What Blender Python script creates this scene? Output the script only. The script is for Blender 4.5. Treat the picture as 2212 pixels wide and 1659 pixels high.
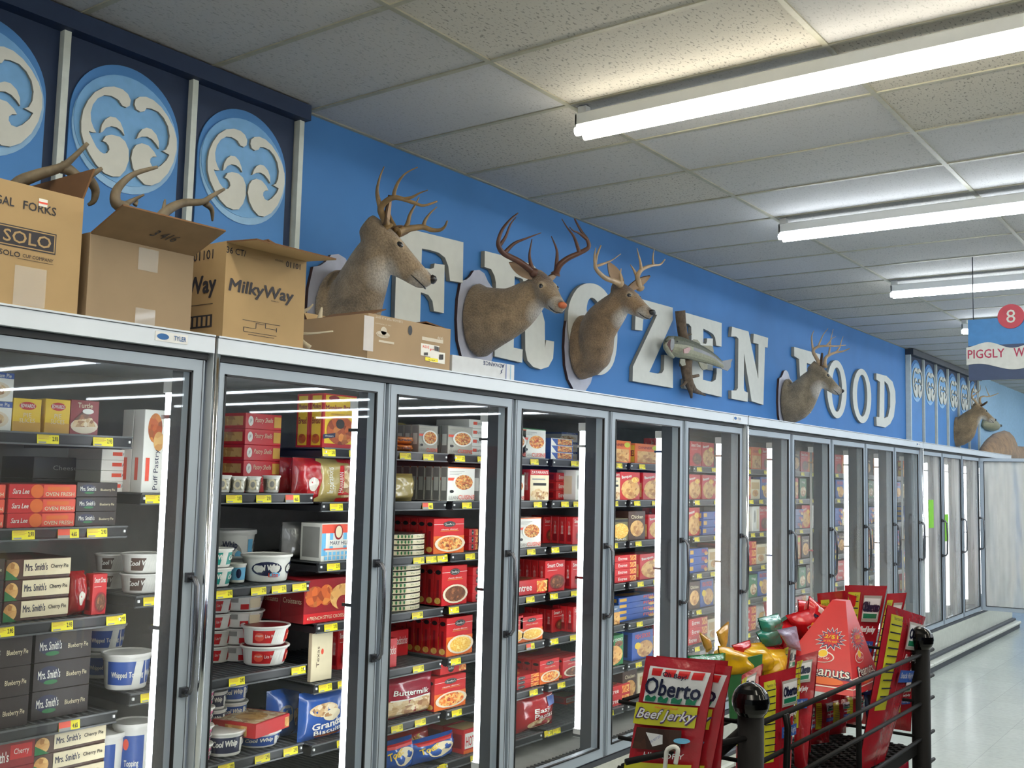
import bpy, math, random
from mathutils import Vector, Matrix, noise
sc = bpy.context.scene
for o in list(bpy.data.objects): bpy.data.objects.remove(o)
C = sc.collection
R = random.Random(7)
PI = math.pi
# ------------------------------------------------------------ camera, world, exposure
EYE = Vector((0, 0, 1.64))
YAW, PIT, ROL, FPX, CX, CY = .9327, .09, .0241, 2228.5, 1106, 829.5
FW = Vector((math.cos(PIT)*math.sin(YAW), math.cos(PIT)*math.cos(YAW), math.sin(PIT)))
r0 = Vector((math.cos(YAW), -math.sin(YAW), 0)); u0 = r0.cross(FW)
RT = r0*math.cos(ROL) + u0*math.sin(ROL); UP = -r0*math.sin(ROL) + u0*math.cos(ROL)
cam = bpy.data.cameras.new('camera'); co = bpy.data.objects.new('camera', cam); C.objects.link(co)
cam.sensor_width = 36; cam.lens = FPX/2212*36; cam.clip_start = .05; cam.clip_end = 100
M = Matrix((RT, UP, -FW)).transposed().to_4x4(); M.translation = EYE; co.matrix_world = M
sc.camera = co
w = bpy.data.worlds.new('world'); sc.world = w; w.use_nodes = True
w.node_tree.nodes['Background'].inputs[0].default_value = (.75, .8, .9, 1)
w.node_tree.nodes['Background'].inputs[1].default_value = .03
sc.view_settings.view_transform = 'Standard'; sc.view_settings.look = 'None'
sc.view_settings.gamma = 1; sc.view_settings.use_curve_mapping = False
sc.view_settings.exposure = 0.12
TUBE_E = 27.0      # ceiling tubes
CASE_E = 13.0      # freezer tubes

def ray(x, y): return FW + RT*((x-CX)/FPX) - UP*((y-CY)/FPX)
def PY(x, y, Y): d = ray(x, y); return EYE + d*(Y/d.y)
def PX(x, y, X): d = ray(x, y); return EYE + d*(X/d.x)
def PZ(x, y, Z): d = ray(x, y); return EYE + d*((Z-EYE.z)/d.z)
def PN(x, y, p, n): d = ray(x, y); return EYE + d*((p-EYE).dot(n)/d.dot(n))
ZF = {'a1': (0, 720, 3.457), 'a2': (0, 1180, 3.463), 'b1': (440, 740, 3.607), 'b2': (440, 1180, 3.463),
      'c1': (820, 820, 3.95), 'c2': (820, 1220, 3.78), 'd1': (1090, 860, 4.149), 'd2': (1090, 1240, 3.96),
      'e': (1460, 900, 2.941), 'z1': (0, 0, 3.16), 'z2': (0, 300, 2.989), 'z3': (640, 340, 3.318), 'z4': (1180, 500, 4.366),
      'z5': (1640, 620, 3.858), 'r1': (1360, 1400, 6.406), 'r2': (1640, 1380, 5.53), 'r3': (1500, 1250, 7.373), 'r4': (1740, 1250, 7.54),
      's': (2040, 640, 7.54)}
def Z(k, x, y): o = ZF[k]; return (o[0]+x/o[2], o[1]+y/o[2])

# ------------------------------------------------------------ materials
MT = {}
def mat(name, col, rough=.6, metal=0, var=.06, scale=20, emit=0, bump=0, spec=.5, coat=0):
    if name in MT: return MT[name]
    m = bpy.data.materials.new(name); m.use_nodes = True; nt = m.node_tree; b = nt.nodes['Principled BSDF']
    b.inputs['Roughness'].default_value = rough; b.inputs['Metallic'].default_value = metal
    b.inputs['Specular IOR Level'].default_value = spec; b.inputs['Coat Weight'].default_value = coat
    tc = nt.nodes.new('ShaderNodeTexCoord'); nz = nt.nodes.new('ShaderNodeTexNoise'); nz.inputs['Scale'].default_value = scale
    nz.inputs['Detail'].default_value = 4
    nt.links.new(tc.outputs['Object'], nz.inputs['Vector'])
    rp = nt.nodes.new('ShaderNodeValToRGB'); nt.links.new(nz.outputs['Fac'], rp.inputs[0])
    rp.color_ramp.elements[0].position = .3; rp.color_ramp.elements[1].position = .7
    rp.color_ramp.elements[0].color = tuple(c*(1-var) for c in col)+(1,)
    rp.color_ramp.elements[1].color = tuple(min(1, c*(1+var)) for c in col)+(1,)
    nt.links.new(rp.outputs[0], b.inputs['Base Color'])
    if emit:
        b.inputs['Emission Color'].default_value = tuple(col)+(1,); b.inputs['Emission Strength'].default_value = emit
    if bump:
        bp = nt.nodes.new('ShaderNodeBump'); bp.inputs['Strength'].default_value = bump; bp.inputs['Distance'].default_value = .01
        nt.links.new(nz.outputs['Fac'], bp.inputs['Height']); nt.links.new(bp.outputs[0], b.inputs['Normal'])
    MT[name] = m; return m
def s2l(r, g, b): return tuple(((c/255)/12.92 if c/255 <= .04045 else ((c/255+.055)/1.055)**2.4) for c in (r, g, b))
def col(name, r, g, b, **k): return mat(name, s2l(r, g, b), **k)
def foodmat(name, cols, scale=90):
    m = bpy.data.materials.new(name); m.use_nodes = True; nt = m.node_tree; b = nt.nodes['Principled BSDF']
    b.inputs['Roughness'].default_value = .45
    tc = nt.nodes.new('ShaderNodeTexCoord'); v = nt.nodes.new('ShaderNodeTexVoronoi'); v.inputs['Scale'].default_value = scale
    nz = nt.nodes.new('ShaderNodeTexNoise'); nz.inputs['Scale'].default_value = scale*.4
    mx = nt.nodes.new('ShaderNodeVectorMath'); mx.operation = 'ADD'
    sm = nt.nodes.new('ShaderNodeVectorMath'); sm.operation = 'SCALE'; sm.inputs['Scale'].default_value = .03
    nt.links.new(tc.outputs['Object'], nz.inputs['Vector']); nt.links.new(nz.outputs['Color'], sm.inputs[0])
    nt.links.new(tc.outputs['Object'], mx.inputs[0]); nt.links.new(sm.outputs[0], mx.inputs[1]); nt.links.new(mx.outputs[0], v.inputs['Vector'])
    sp = nt.nodes.new('ShaderNodeSeparateColor'); nt.links.new(v.outputs['Color'], sp.inputs[0])
    rp = nt.nodes.new('ShaderNodeValToRGB'); rp.color_ramp.interpolation = 'LINEAR'
    while len(rp.color_ramp.elements) < len(cols): rp.color_ramp.elements.new(.5)
    for i, c in enumerate(cols):
        rp.color_ramp.elements[i].position = i/(len(cols)-1); rp.color_ramp.elements[i].color = s2l(*c)+(1,)
    nt.links.new(sp.outputs[0], rp.inputs[0]); nt.links.new(rp.outputs[0], b.inputs['Base Color']); MT[name] = m; return m
def emis(name, c, s):
    m = bpy.data.materials.new(name); m.use_nodes = True; nt = m.node_tree; nt.nodes.clear()
    e = nt.nodes.new('ShaderNodeEmission'); e.inputs[0].default_value = tuple(c)+(1,); e.inputs[1].default_value = s
    o = nt.nodes.new('ShaderNodeOutputMaterial'); nt.links.new(e.outputs[0], o.inputs[0]); MT[name] = m; return m
def glassmat(name, fog=0, fcol=(.8, .8, .78), lo=.45, hi=.7, nscale=(2, 2, .5)):
    m = bpy.data.materials.new(name); m.use_nodes = True; nt = m.node_tree; nt.nodes.clear(); N = nt.nodes.new; L = nt.links.new
    t = N('ShaderNodeBsdfTransparent'); t.inputs[0].default_value = (.96, .98, .97, 1); g = N('ShaderNodeBsdfGlossy'); g.inputs['Roughness'].default_value = .015
    lw = N('ShaderNodeLayerWeight'); lw.inputs[0].default_value = .5; pw_ = N('ShaderNodeMath'); pw_.operation = 'POWER'; pw_.inputs[1].default_value = 5
    f = N('ShaderNodeMath'); f.operation = 'MULTIPLY_ADD'; f.inputs[1].default_value = .6; f.inputs[2].default_value = .035
    L(lw.outputs['Facing'], pw_.inputs[0]); L(pw_.outputs[0], f.inputs[0]); mx = N('ShaderNodeMixShader'); o = N('ShaderNodeOutputMaterial')
    L(f.outputs[0], mx.inputs[0]); L(t.outputs[0], mx.inputs[1]); L(g.outputs[0], mx.inputs[2])
    if fog:
        d = N('ShaderNodeBsdfTranslucent'); d.inputs[0].default_value = fcol+(1,); d2 = N('ShaderNodeBsdfDiffuse'); d2.inputs[0].default_value = fcol+(1,)
        dm = N('ShaderNodeMixShader'); dm.inputs[0].default_value = .35; L(d.outputs[0], dm.inputs[1]); L(d2.outputs[0], dm.inputs[2])
        tc = N('ShaderNodeTexCoord'); mp = N('ShaderNodeMapping'); mp.inputs['Scale'].default_value = nscale
        nz = N('ShaderNodeTexNoise'); nz.inputs['Scale'].default_value = 2; mr = N('ShaderNodeMapRange')
        mr.inputs[1].default_value = lo; mr.inputs[2].default_value = hi; mr.inputs[3].default_value = fog*.45; mr.inputs[4].default_value = fog
        L(tc.outputs['Object'], mp.inputs[0]); L(mp.outputs[0], nz.inputs['Vector']); L(nz.outputs['Fac'], mr.inputs[0])
        m2 = N('ShaderNodeMixShader'); L(mr.outputs[0], m2.inputs[0]); L(mx.outputs[0], m2.inputs[1]); L(dm.outputs[0], m2.inputs[2]); L(m2.outputs[0], o.inputs[0])
    else: L(mx.outputs[0], o.inputs[0])
    MT[name] = m; return m

# ------------------------------------------------------------ mesh builder
TXT = {}
def textmesh(s, bold=0, shear=0):
    k = (s, bold, shear)
    if k in TXT: return TXT[k]
    cu = bpy.data.curves.new('t', 'FONT'); cu.body = s; cu.size = 1; cu.resolution_u = 2; cu.offset = bold; cu.shear = shear
    ob = bpy.data.objects.new('t', cu); C.objects.link(ob)
    me = bpy.data.meshes.new_from_object(ob)
    vs = [(v.co.x, v.co.y) for v in me.vertices]; fs = [tuple(p.vertices) for p in me.polygons]
    bpy.data.objects.remove(ob); bpy.data.curves.remove(cu); bpy.data.meshes.remove(me)
    x0 = min(v[0] for v in vs); x1 = max(v[0] for v in vs); y0 = min(v[1] for v in vs); y1 = max(v[1] for v in vs)
    vs = [((a-x0)/(x1-x0)-.5, (b-y0)/(y1-y0)-.5) for a, b in vs]
    TXT[k] = (vs, fs); return TXT[k]
class Surf:
    """a flat or mapped printing surface: (a, b) -> point"""
    def __init__(s, o, u, v, f=None):
        s.o = Vector(o); s.u = Vector(u); s.v = Vector(v); s.n = s.u.cross(s.v).normalized(); s.f = f
    def __call__(s, a, b, off=0):
        if s.f: return s.f(a, b, off)
        return s.o + s.u*a + s.v*b + s.n*off
class MB:
    def __init__(s): s.v = []; s.f = []; s.m = []; s.ml = []; s.sm = []
    def mi(s, m):
        if m not in s.ml: s.ml.append(m)
        return s.ml.index(m)
    def add(s, vs, fs, m, smooth=False):
        b = len(s.v); s.v += [tuple(x) for x in vs]; i = s.mi(m)
        for f in fs: s.f.append(tuple(b+j for j in f)); s.m.append(i); s.sm.append(smooth)
    def box(s, x0, x1, y0, y1, z0, z1, m, bev=0):
        if bev:
            # chamfered vertical & horizontal edges
            b = bev; vs = []
            for (z, i) in ((z0, b), (z0+b, 0), (z1-b, 0), (z1, b)):
                X0, X1, Y0, Y1 = x0+i, x1-i, y0+i, y1-i
                vs += [(X0+b, Y0, z), (X1-b, Y0, z), (X1, Y0+b, z), (X1, Y1-b, z), (X1-b, Y1, z), (X0+b, Y1, z), (X0, Y1-b, z), (X0, Y0+b, z)]
            fs = [tuple(reversed(range(8))), tuple(range(24, 32))]
            for k in range(3):
                for j in range(8): fs.append((k*8+j, k*8+(j+1) % 8, (k+1)*8+(j+1) % 8, (k+1)*8+j))
            s.add(vs, fs, m); return
        vs = [(x, y, z) for z in (z0, z1) for y in (y0, y1) for x in (x0, x1)]
        s.add(vs, [(0, 2, 3, 1), (4, 5, 7, 6), (0, 1, 5, 4), (2, 6, 7, 3), (0, 4, 6, 2), (1, 3, 7, 5)], m)
    def obox(s, o, u, v, w, m):
        o, u, v, w = map(Vector, (o, u, v, w))
        vs = [o+u*a+v*b+w*c for c in (0, 1) for b in (0, 1) for a in (0, 1)]
        fs = [(0, 2, 3, 1), (4, 5, 7, 6), (0, 1, 5, 4), (2, 6, 7, 3), (0, 4, 6, 2), (1, 3, 7, 5)]
        if u.cross(v).dot(w) < 0: fs = [tuple(reversed(f)) for f in fs]
        s.add(vs, fs, m)
    def poly(s, S, pts, m, off=.0006, scale=None):
        s.add([S(a, b, off) for a, b in pts], [tuple(range(len(pts)))], m)
    def rect(s, S, a0, a1, b0, b1, m, off=.0006, n=1):
        if n == 1: s.poly(S, [(a0, b0), (a1, b0), (a1, b1), (a0, b1)], m, off); return
        vs = [S(a0+(a1-a0)*i/n, b0+(b1-b0)*j/n, off) for j in range(n+1) for i in range(n+1)]
        s.add(vs, [(j*(n+1)+i, j*(n+1)+i+1, (j+1)*(n+1)+i+1, (j+1)*(n+1)+i) for j in range(n) for i in range(n)], m)
    def quad(s, S, p, m, off=.0006, n=8):
        g = lambda i, j: ((p[0][0]*(1-i)+p[1][0]*i)*(1-j)+(p[3][0]*(1-i)+p[2][0]*i)*j, (p[0][1]*(1-i)+p[1][1]*i)*(1-j)+(p[3][1]*(1-i)+p[2][1]*i)*j)
        vs = [S(*g(i/n, j/n), off) for j in range(n+1) for i in range(n+1)]
        s.add(vs, [(j*(n+1)+i, j*(n+1)+i+1, (j+1)*(n+1)+i+1, (j+1)*(n+1)+i) for j in range(n) for i in range(n)], m)
    def ell(s, S, a, b, ra, rb, m, off=.0008, n=20, rot=0):
        pts = []
        for i in range(n):
            t = 2*PI*i/n; x = ra*math.cos(t); y = rb*math.sin(t)
            pts.append((a+x*math.cos(rot)-y*math.sin(rot), b+x*math.sin(rot)+y*math.cos(rot)))
        c = len(pts); vs = [S(p[0], p[1], off) for p in pts]+[S(a, b, off)]
        s.add(vs, [(i, (i+1) % c, c) for i in range(c)], m)
    def text(s, S, t, a, b, wd, h, m, off=.001, bold=0, shear=0, rot=0):
        if bold > .005:
            q = bold*h*.62; N_ = 4 if bold < .036 else 8
            for i in range(N_): s.text(S, t, a+q*math.cos(i*2*PI/N_), b+q*math.sin(i*2*PI/N_), wd, h, m, off+.00007*i, 0, shear, rot)
            return
        vs, fs = textmesh(t, 0, shear); cs, sn = math.cos(rot), math.sin(rot)
        P = []
        for x, y in vs:
            X = x*wd; Y = y*h
            P.append(S(a+X*cs-Y*sn, b+X*sn+Y*cs, off))
        s.add(P, fs, m)
    def tube(s, pts, r, m, n=8, cap=True, smooth=True):
        pts = [Vector(p) for p in pts]
        if not isinstance(r, (list, tuple)): r = [r]*len(pts)
        vs = []; fs = []; prev = None
        for i, p in enumerate(pts):
            t = (pts[min(i+1, len(pts)-1)]-pts[max(i-1, 0)]).normalized()
            if prev is None: a = t.orthogonal().normalized()
            else: a = (prev - t*prev.dot(t)).normalized()
            prev = a; b = t.cross(a)
            for j in range(n): vs.append(p+(a*math.cos(2*PI*j/n)+b*math.sin(2*PI*j/n))*r[i])
        for i in range(len(pts)-1):
            for j in range(n): fs.append((i*n+j, i*n+(j+1) % n, (i+1)*n+(j+1) % n, (i+1)*n+j))
        if cap: fs.append(tuple(reversed(range(n)))); fs.append(tuple(range((len(pts)-1)*n, len(pts)*n)))
        s.add(vs, fs, m, smooth)
    def lathe(s, prof, m, c=(0, 0, 0), n=28, mats=None):
        base = len(s.v); k = len(prof)
        vs = [(c[0]+r*math.cos(2*PI*j/n), c[1]+r*math.sin(2*PI*j/n), c[2]+z) for r, z in prof for j in range(n)]
        for i in range(k-1):
            mm = mats[i] if mats else m
            s.add([vs[i*n+j] for j in range(n)]+[vs[(i+1)*n+j] for j in range(n)], [(j, (j+1) % n, n+(j+1) % n, n+j) for j in range(n)], mm, True)
    def prism(s, pts, d, m, mside=None):
        """pts: 3-D outline (planar), extruded by vector d; the cap at pts+d is the front"""
        d = Vector(d); n = len(pts); a = [Vector(p) for p in pts]
        nz = Vector((0, 0, 0))
        for i in range(n): nz += a[i].cross(a[(i+1) % n])
        if nz.dot(d) < 0: a.reverse()
        s.add([p+d for p in a], [tuple(range(n))], m)
        s.add(a, [tuple(reversed(range(n)))], mside or m)
        s.add(a+[p+d for p in a], [(i, (i+1) % n, n+(i+1) % n, n+i) for i in range(n)], mside or m)
    def mesh(s, name, bev=0):
        me = bpy.data.meshes.new(name); me.from_pydata(s.v, [], s.f)
        for m in s.ml: me.materials.append(m)
        me.polygons.foreach_set('material_index', s.m); me.polygons.foreach_set('use_smooth', s.sm); me.update(); return me
    def build(s, name, parent=None, loc=None):
        o = bpy.data.objects.new(name, s.mesh(name)); C.objects.link(o)
        if loc is not None: o.location = loc
        if parent is not None:
            o.parent = parent
            if parent.type == 'EMPTY': o.matrix_parent_inverse = Matrix.Translation(parent.location).inverted()
        return o
def tag(o, label=None, cat=None, group=None, kind=None):
    if label: o['label'] = label
    if cat: o['category'] = cat
    if group: o['group'] = group
    if kind: o['kind'] = kind
    return o
def empty(name, loc=(0, 0, 0)):
    o = bpy.data.objects.new(name, None); C.objects.link(o); o.location = loc; o.empty_display_size = .1; return o
ORD = ['', 'first', 'second', 'third', 'fourth', 'fifth', 'sixth', 'seventh', 'eighth', 'ninth', 'tenth', 'eleventh', 'twelfth', 'thirteenth', 'fourteenth', 'fifteenth', 'sixteenth']
def spline(pts, k=4):
    """Catmull-Rom through n-D tuples"""
    out = []; n = len(pts)
    for i in range(n-1):
        p0, p1, p2, p3 = pts[max(i-1, 0)], pts[i], pts[i+1], pts[min(i+2, n-1)]
        for j in range(k):
            t = j/k
            out.append(tuple(.5*((2*b)+(-a+c)*t+(2*a-5*b+4*c-d)*t*t+(-a+3*b-3*c+d)*t**3) for a, b, c, d in zip(p0, p1, p2, p3)))
    out.append(tuple(pts[-1])); return out

# ------------------------------------------------------------ colours
BLUE = col('wall_blue', 66, 126, 190, rough=.7, var=.05, scale=3)
PANEL = col('panel_blue', 76, 136, 200, rough=.65, var=.06, scale=4)
NAVY = col('navy_paint', 26, 46, 78, rough=.6)
PALE = col('pale_blue', 150, 192, 226, rough=.6)
MIDP = col('disc_blue', 122, 176, 224, rough=.6)
CREAM = col('cream_board', 216, 216, 206, rough=.7, var=.03)
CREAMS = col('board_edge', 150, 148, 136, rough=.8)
TRIM = col('white_strip', 205, 212, 205, rough=.5)
ALU = col('grey_aluminium', 166, 178, 190, rough=.45, metal=.05, var=.03, scale=6)
ALU2 = col('light_header_metal', 204, 211, 218, rough=.4, metal=.15, var=.03, scale=5)
CHROME = col('chrome', 215, 218, 222, rough=.12, metal=1); HANDM = col('handle_metal', 112, 114, 120, rough=.25, metal=.9)
BLACK = col('black_gap', 12, 13, 16, rough=.5)
DKRAIL = col('shelf_black', 34, 35, 38, rough=.4, var=.2)
RAILG = col('rail_grey', 88, 90, 92, rough=.35, var=.1)
DKGREY = col('mullion_grey', 60, 64, 72, rough=.5)
LINER = col('case_liner', 128, 126, 122, rough=.55, var=.08)
KICK = col('kick_panel', 198, 200, 190, rough=.5)
WHITE = col('white_paint', 226, 226, 224, rough=.5, var=.02)
FIX = col('fixture_enamel', 214, 216, 214, rough=.4, var=.02)
GLASS = glassmat('door_glass')
GLASSF = glassmat('door_glass_misted', fog=.09, fcol=(.5, .5, .46), lo=.5, hi=.62)
GLASSM = glassmat('door_glass_lamp_haze', fog=.14, fcol=(.7, .68, .62), lo=.4, hi=.7)  # haze of light around the tubes, put into the glass as beige film
GLASSH = glassmat('door_glass_fogged', fog=.6, nscale=(3, 3, .6))
GLASSX = glassmat('door_glass_frosted', fog=.93, fcol=(.78, .77, .74), lo=.4, hi=.6, nscale=(4, 4, .5))
E_W = emis('tube_warm', (1, .93, .78), TUBE_E); E_C = emis('tube_cool', (.86, .93, 1), TUBE_E)
E_F = emis('case_tube', (.93, .95, 1), CASE_E)
WALLY, CEIL = 3.72, 3.374
# ------------------------------------------------------------ room shell
def struct(name, mb): o = mb.build(name); o['kind'] = 'structure'; return o
XA, XB, YA = -3.0, 26.0, -18.0
def tilefloor():
    m = bpy.data.materials.new('vinyl_floor'); m.use_nodes = True; nt = m.node_tree; b = nt.nodes['Principled BSDF']; N = nt.nodes.new; L = nt.links.new
    tc = N('ShaderNodeTexCoord'); br = N('ShaderNodeTexBrick'); br.offset = 0; br.inputs['Scale'].default_value = 1
    br.inputs['Brick Width'].default_value = .305; br.inputs['Row Height'].default_value = .305; br.inputs['Mortar Size'].default_value = .0012
    br.inputs['Color1'].default_value = s2l(206, 212, 204)+(1,); br.inputs['Color2'].default_value = s2l(198, 205, 197)+(1,); br.inputs['Mortar'].default_value = s2l(172, 178, 172)+(1,)
    nz = N('ShaderNodeTexNoise'); nz.inputs['Scale'].default_value = 30; nz.inputs['Detail'].default_value = 6
    mx = N('ShaderNodeMix'); mx.data_type = 'RGBA'; mx.blend_type = 'MULTIPLY'; mx.inputs[0].default_value = .25
    L(tc.outputs['Object'], br.inputs['Vector']); L(tc.outputs['Object'], nz.inputs['Vector'])
    L(br.outputs['Color'], mx.inputs[6]); L(nz.outputs['Fac'], mx.inputs[7]); L(mx.outputs[2], b.inputs['Base Color'])
    b.inputs['Roughness'].default_value = .22; MT['floor'] = m; return m
mb = MB(); mb.box(XA, XB, YA, WALLY+.1, -.1, 0, tilefloor()); struct('floor', mb)
mb = MB(); mb.box(XA, XB, WALLY, WALLY+.12, 0, CEIL+.3, BLUE); struct('wall_left', mb)
WR = col('wall_far_paint', 150, 160, 168, rough=.8)
mb = MB(); mb.box(17.1, XB, 3.66, WALLY, 2.0, CEIL+.01, col('wall_blue_lit', 150, 186, 214, rough=.7)); struct('wall_left_far', mb)  # same blue wall; its brighter lighting is put into a paler colour
mb = MB(); mb.box(XA, XB, YA-.1, YA, 0, CEIL+.3, WR); struct('wall_right', mb)
mb = MB(); mb.box(XB, XB+.1, YA, WALLY, 0, CEIL+.3, WR); struct('wall_back', mb)
mb = MB(); mb.box(XA-.1, XA, YA, WALLY, 0, CEIL+.3, WR); struct('wall_front', mb)
def tilemat(name, c, speck, sc_=70):
    m = bpy.data.materials.new(name); m.use_nodes = True; nt = m.node_tree; b = nt.nodes['Principled BSDF']; N = nt.nodes.new; L = nt.links.new
    b.inputs['Roughness'].default_value = .95; tc = N('ShaderNodeTexCoord'); mp = N('ShaderNodeMapping'); mp.inputs['Rotation'].default_value = (0, 0, .4)
    mp.inputs['Scale'].default_value = (1.0, 2.2, 1); v = N('ShaderNodeTexNoise'); v.inputs['Scale'].default_value = sc_; v.inputs['Detail'].default_value = 2
    r = N('ShaderNodeValToRGB'); r.color_ramp.elements[0].position = .33; r.color_ramp.elements[1].position = .42
    d = tuple(x*(1-speck) for x in c); r.color_ramp.elements[0].color = d+(1,); r.color_ramp.elements[1].color = tuple(c)+(1,)
    L(tc.outputs['Object'], mp.inputs[0]); L(mp.outputs[0], v.inputs['Vector']); L(v.outputs['Fac'], r.inputs[0]); L(r.outputs[0], b.inputs['Base Color'])
    return m
T1 = tilemat('ceiling_tile_plain', s2l(186, 185, 184), .22, 60); T2 = tilemat('ceiling_tile_fissured', s2l(190, 185, 174), .5, 48); T3 = tilemat('ceiling_tile_aged', s2l(184, 182, 178), .3, 54)
GRID = col('grid_bar', 160, 157, 138, rough=.5, var=.1)
X0, Y0 = 3.292, 2.599
mb = MB(); i0 = int((XA-X0)/.61)-1; i1 = int((XB-X0)/.61)+1
FISS = {(0, 0): 1, (1, -1): 1, (1, 0): 0, (-1, 0): 1, (-1, -1): 1, (0, 1): 0, (1, 1): 1, (2, 1): 2, (2, 0): 0, (1, -2): 1}
for i in range(i0, i1):
    for j in range(-17, 2):
        x = X0+.61*i; y = Y0+1.22*(j-1)
        xa, xb, ya, yb = max(x, XA), min(x+.61, XB), max(y, YA), min(y+1.22, WALLY)
        if xb <= xa or yb <= ya: continue
        k = FISS.get((i, j), R.choice([0, 0, 1, 2, 2])); m = (T1, T2, T3)[k]
        mb.add([(xa, ya, CEIL+.004), (xa, yb, CEIL+.004), (xb, yb, CEIL+.004), (xb, ya, CEIL+.004)], [(0, 1, 2, 3)], m)
mb.box(XA, XB, YA, WALLY, CEIL+.02, CEIL+.05, T1); struct('ceiling', mb)
mb = MB()
for i in range(i0+1, i1): mb.box(X0+.61*i-.012, X0+.61*i+.012, YA, WALLY, CEIL-.002, CEIL+.006, GRID)
for j in range(-16, 1): mb.box(XA, XB, Y0+1.22*j-.012, Y0+1.22*j+.012, CEIL-.003, CEIL+.006, GRID)
mb.box(XA, XB, WALLY-.02, WALLY, CEIL-.003, CEIL+.006, GRID); struct('trim_1', mb)
# ------------------------------------------------------------ decorated wall panels
def W1(x, y): return PY(*Z('z1', x, y), 3.665)
def swirl(src):
    ref = W1(890, 900)
    return [((p.x-ref.x), (p.z-ref.z)) for p in (W1(*q) for q in src)]
SW = [swirl(a) for a in (
    [(815,655),(840,690),(870,703),(893,690),(900,650),(880,605),(840,570),(780,550),(710,553),(640,590),(590,650),(555,720),(540,800),(540,880),(560,960),(600,1040),(650,1120),(710,1180),(770,1205),(820,1205),(860,1160),(885,1090),(885,1010),(860,950),(820,915),(760,900),(720,908),(695,945),(720,955),(740,980),(745,1010),(730,1032),(705,1038),(680,1025),(650,990),(625,940),(605,900),(595,873),(625,882),(650,884),(630,850),(612,800),(608,740),(625,680),(660,635),(710,612),(760,618),(800,640),(825,660)],
    [(680,885),(690,830),(715,790),(750,768),(790,775),(825,810),(845,860),(855,905),(830,870),(800,848),(760,838),(720,850),(695,880)],
    [(1015,708),(1000,730),(970,735),(940,715),(928,680),(935,645),(965,625),(1010,625),(1065,650),(1120,700),(1170,770),(1210,850),(1232,930),(1232,1010),(1210,1100),(1170,1180),(1110,1245),(1050,1270),(1000,1262),(950,1210),(915,1140),(903,1070),(915,1010),(940,975),(980,962),(1030,980),(1070,1025),(1088,1060),(1060,1060),(1042,1075),(1040,1100),(1055,1130),(1085,1142),(1120,1125),(1160,1085),(1180,1048),(1150,1030),(1128,1018),(1155,1010),(1175,970),(1182,910),(1170,840),(1140,780),(1100,735),(1050,712)],
    [(943,930),(960,890),(985,860),(1015,850),(1050,860),(1085,900),(1103,950),(1105,1003),(1085,970),(1055,935),(1020,915),(980,915)])]
MZ = W1(890, 900).z
def panel(x0, wd, label, mx=None):
    """one framed panel: board, arch, disc, carved swirls"""
    e = empty('decorative_wall_panel', (x0+wd/2, 3.69, 2.05)); tag(e, label, 'wall panel', 'swirl medallion wall panels')
    b = MB(); b.box(x0, x0+wd, 3.685, 3.717, 2.05, 3.30, NAVY); b.build('panel_board', e)
    cx = x0+wd/2; r = wd/2-.042; zc = MZ-.0
    arch = [(cx-r, 2.06)]+[(cx-r*math.cos(t), zc+.02+r*math.sin(t)) for t in [PI*i/28 for i in range(29)]]+[(cx+r, 2.06)]
    b = MB(); b.prism([(x, 3.685, z) for x, z in arch], (0, -.006, 0), PANEL); b.build('blue_arch', e)
    b = MB(); rr = r*.965
    disc = [(cx+rr*math.cos(t), zc-.015+rr*1.0*math.sin(t)) for t in [2*PI*i/40 for i in range(40)]]
    b.prism([(x, 3.679, z) for x, z in disc], (0, -.006, 0), PALE); b.build('pale_disc', e)
    b = MB(); rr = r*.93
    disc = [(cx-.004+rr*math.cos(t), zc+.0+rr*.97*math.sin(t)) for t in [2*PI*i/40 for i in range(40)]]
    b.prism([(x, 3.673, z) for x, z in disc], (0, -.003, 0), MIDP); b.build('inner_disc', e)
    s = r/.262
    for q in SW:
        b = MB(); b.prism([(cx+(a)*s, 3.670, zc-.015+c*s) for a, c in q], (0, -.012, 0), CREAM, CREAMS); b.build('carved_swirl', e)
    return e
for i, n in enumerate(['partly cut off at the left edge', 'behind the open unmarked carton', 'nearest the blue wall, above the tan candy carton']):
    panel(1.44+.587*i, .575, 'dark blue panel with a pale disc of white swirls, '+n)
for i in range(6):
    panel(13.36+.62*i, .60, 'far wall panel with pale disc of white swirls, %s from the blue lettered wall' % ORD[i+1])
def strip(x, label):
    b = MB(); b.box(x-.014, x+.014, 3.655, 3.718, 2.05, 3.297, TRIM); tag(b.build('wall_strip'), label, 'batten', 'white vertical battens on the wall panels')
for x, l in ((1.432, 'white vertical batten hidden behind the leftmost panel edge'), (2.030, 'white vertical batten above the leftmost printed cardboard box'), (2.612, 'white vertical batten between the two whole medallions'), (3.212, 'white vertical batten where panels meet the plain blue wall')): strip(x, l)
for i in range(7): strip(13.34+.62*i, 'far thin white batten, %s of the distant row of panels' % ORD[i+1])
b = MB(); b.box(XA, 3.235, 3.62, 3.718, 3.297, CEIL-.004, NAVY); tag(b.build('dark_cornice'), 'dark blue cornice board above the swirl panels at left', 'cornice')
b = MB(); b.box(13.32, 17.09, 3.62, 3.718, 3.297, CEIL-.004, DKGREY); tag(b.build('dark_cornice'), 'dark cornice board above the distant row of swirl panels', 'cornice')
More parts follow.
